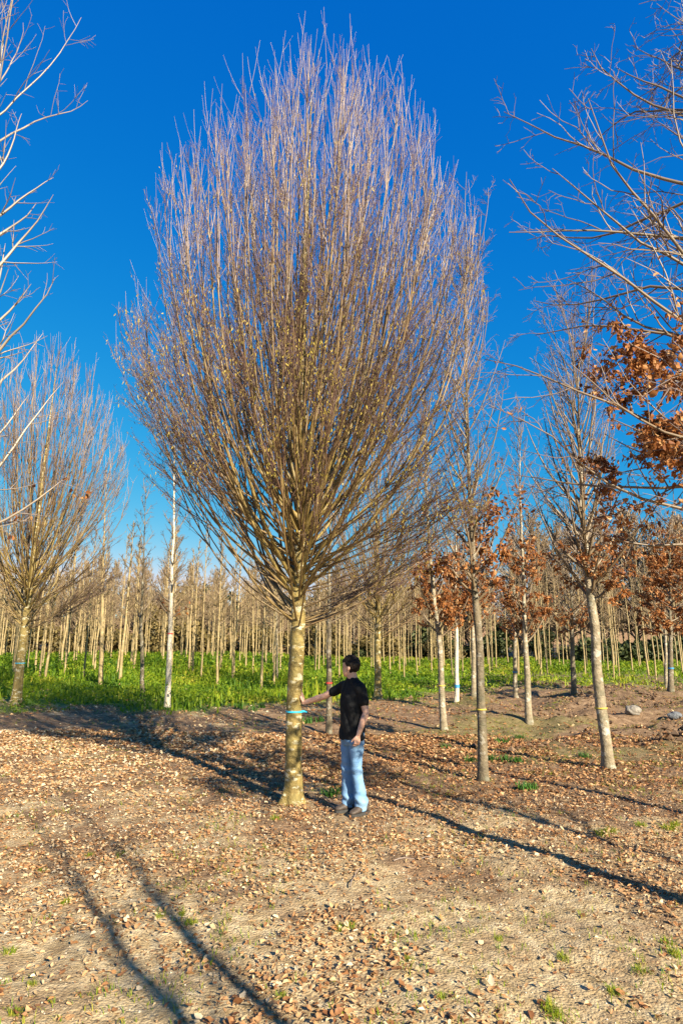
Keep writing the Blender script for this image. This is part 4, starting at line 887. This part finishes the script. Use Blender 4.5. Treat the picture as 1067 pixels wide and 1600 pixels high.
# ---------------------------------------------------------------- bands round stems
def band(base, cf, z, colour, label, h=.03, name='marking_tape', tail=False, tilt=0., grow=1.12, turns=1):
    cx, cy, cr = cf(z); k = 28; V, F = [], []
    r1 = cr * grow + .002; r2 = r1 + .004
    prof = [(r1, -h / 2), (r2, -h / 2), (r2, h / 2), (r1, h / 2)]
    for i in range(k):
        a = 2 * math.pi * i / k
        for r_, dz in prof: V.append((cx + r_ * math.cos(a), cy + r_ * math.sin(a), z + dz + tilt * r_ * math.cos(a)))
    for i in range(k):
        j = (i + 1) % k
        for q in range(4): F.append((i * 4 + q, i * 4 + (q + 1) % 4, j * 4 + (q + 1) % 4, j * 4 + q))
    if tail:
        a0 = len(V); x0 = cx + r2
        for dx, dz in ((-.03, 0), (.02, .004), (.055, -.006)):
            for dy, dh in ((-.003, -h / 2), (.003, -h / 2), (.003, h / 2), (-.003, h / 2)): V.append((x0 + dx, cy - r2 * .35 + dy, z + dz + dh))
        for s_ in range(2):
            for q in range(4): F.append((a0 + s_ * 4 + q, a0 + s_ * 4 + (q + 1) % 4, a0 + s_ * 4 + 4 + (q + 1) % 4, a0 + s_ * 4 + 4 + q))
        F.append((a0, a0 + 1, a0 + 2, a0 + 3)); F.append((a0 + 8, a0 + 9, a0 + 10, a0 + 11))
    me = bpy.data.meshes.new(name); me.from_pydata(V, [], F); me.update()
    o = link(name, me, M.setdefault(colour, plain(colour, COLS[colour], .45, .12)), None, tuple(base)); tag(o, label, 'tape', 'marking tapes on stems'); return o
COLS = {'turquoise_tape': (.02, .42, .62), 'yellow_tape': (.50, .38, .05), 'red_tape': (.50, .05, .04), 'blue_tape': (.03, .20, .38)}
zpix = lambda b, py: tp(533, py, b[1])[2] - b[2]
band(bA, cA, zpix(bA, 1111), 'turquoise_tape', 'turquoise tape tied round the trunk the man touches', .02, tail=True, grow=1.05)
band(bL, cL, zpix(bL, 1036), 'turquoise_tape', 'faint blue tape round the pale hornbeam before the weeds', .022, grow=1.08)
for key, py, colr, lab, h_ in (('R1', 1108, 'yellow_tape', 'yellow tape round the mossy dark stem', .018), ('R2', 1106, 'yellow_tape', 'yellow tape round the leaning lichened stem', .02),
                               ('R4', 1071, 'yellow_tape', 'yellow tape round the curved grey stem', .024), ('M2', 1067, 'red_tape', 'red tape round the dark stem between hornbeam and man', .04),
                               ('L2', 990, 'red_tape', 'red tape round the white barked stem', .03), ('R7', 1050, 'blue_tape', 'blue mark round the thin grey stem', .04),
                               ('R9', 1044, 'blue_tape', 'blue mark on the dark stem under orange leaves', .05), ('R5', 1072, 'blue_tape', 'blue tape wound round the thin whitish stem', .10)):
    b_, _, cf = T[key]; band(b_, cf, zpix(b_, py), colr, lab, h_, grow=1.09)

# ---------------------------------------------------------------- stones, fallen twigs, single weeds
def stone(px, w_, h_, seed, label, col):
    b_ = gp(*px); bm = bmesh.new(); bmesh.ops.create_icosphere(bm, subdivisions=4, radius=1); g = rng(seed)
    for v in bm.verts:
        c = v.co; k = 1 + .38 * float(fbm(c.x * 1.3 + c.z + seed, c.y * 1.3 - c.z * .6, seed)) + .08 * float(noise2(c.x * 6 + c.z * 3, c.y * 6, 3))
        v.co = Vector((c.x * w_ * k, c.y * w_ * .8 * k, c.z * h_ * k + h_ * .55))
    me = bpy.data.meshes.new('boulder'); bm.to_mesh(me); bm.free(); me.polygons.foreach_set('use_smooth', np.ones(len(me.polygons), bool))
    o = link('boulder', me, plain('stone_%d' % seed, col, .9, .35, 14, .6, 30, .03), None, tuple(b_)); tag(o, label, 'boulder')
stone((988, 1116), .21, .14, 4, 'pale round boulder lying on the rough soil', (.19, .165, .135))
stone((1054, 1121), .17, .09, 6, 'smaller bluish grey stone half sunk in a hollow', (.11, .115, .125))
def stick(pts_px, r_, label):
    P = np.array([gp(*p) for p in pts_px]); P[:, 2] += .012 + r_; n = len(P); q = np.linspace(0, 1, 10)
    P = np.stack([np.interp(q, np.linspace(0, 1, n), P[:, i]) for i in range(3)], 1); P[:, 2] += .012 * np.sin(q * 9)
    o = link('fallen_twig', tube_mesh('fallen_twig', [(P[None], np.linspace(r_, r_ * .4, 10)[None], 6)]), M['silver_twig']); tag(o, label, 'twig', 'fallen twigs')
stick([(547, 1390), (552, 1374), (562, 1362)], .006, 'short curved dark twig lying on the bare sand')
stick([(615, 1348), (650, 1343), (678, 1344)], .005, 'thin straight dry twig lying flat among leaves')
stick([(505, 1247), (520, 1256), (536, 1266)], .006, "pale dry stalk by the man's shoes")
stick([(498, 1242), (512, 1254), (524, 1268)], .005, "slender pale stalk beside the hornbeam's shadow")
def weed_mesh(name, seed, nb, h_, w_, lean, spread, tone):
    g = rng(seed); P = np.stack([g.normal(0, spread, nb), g.normal(0, spread, nb), np.full(nb, -.01)], 1)
    V, F, r_ = blades(P, g, g.uniform(.5, 1, nb) * h_, g.uniform(.6, 1, nb) * w_, lean, rnd=np.clip(g.normal(tone, .2, nb), 0, 1)); return mesh_np(name, V, F, {'rnd': r_}, False)
DK = [weed_mesh('leafy_weed', 700 + i, 46, .17, .010, 1.0, .05, .35) for i in range(4)]
TF = [weed_mesh('grass_tuft', 720 + i, 60, .075, .0032, 1.4, .028, .7) for i in range(4)]
for m_ in DK: m_.materials.append(M['weed'])
for m_ in TF: m_.materials.append(M['grass'])
g = rng(44)
for x_, y_, s_ in ((788, 1163, 1.1), (778, 1160, .8), (812, 1154, .8), (765, 1190, 1.0), (735, 1190, .8), (912, 1185, .9), (820, 1236, 1.0), (830, 1233, .8), (375, 1108, 1.5), (395, 1112, 1.3), (408, 1106, 1.2), (360, 1098, 1.3), (515, 1246, 1.0), (525, 1240, .8), (697, 1168, .8), (480, 1130, 1.4), (500, 1128, 1.2), (540, 1120, 1.2), (790, 1190, .9), (808, 1192, .9)):
    o = link('leafy_weed', DK[g.integers(4)], None, None, gp(x_, y_)); o.scale = (s_ * 1.1, s_ * 1.1, s_); o.rotation_euler[2] = g.uniform(0, 6)
    tag(o, 'dark green leafy weed clump on the brown leaf litter', 'weed', 'leafy weed clumps')
for x_, y_, s_ in ((432, 1281, 1.1), (1000, 1292, 1.2), (1045, 1297, 1.5), (1055, 1290, 1.2), (940, 1305, 1.3), (955, 1300, 1.0), (545, 1452, .9), (530, 1455, .7), (14, 1492, .8), (190, 1335, .7), (140, 1338, .6), (66, 1361, .6), (102, 1413, .8), (295, 1445, .8), (285, 1430, .6), (250, 1435, .6), (1040, 1475, .9), (1055, 1495, 1.), (960, 1550, .8), (860, 1580, 1.), (870, 1590, .9), (880, 1500, .7), (780, 1470, .6), (690, 1560, .6), (640, 1502, .6), (1000, 1520, .8), (440, 1560, .6), (25, 1585, .7), (50, 1540, .5), (860, 1210, .8), (985, 1215, .8), (1050, 1180, .9), (960, 1185, .8)):
    o = link('grass_tuft', TF[g.integers(4)], None, None, gp(x_, y_)); o.scale = (s_, s_, s_); o.rotation_euler[2] = g.uniform(0, 6)
    tag(o, 'small bright green grass tuft growing from the sandy ground', 'grass', 'grass tufts')
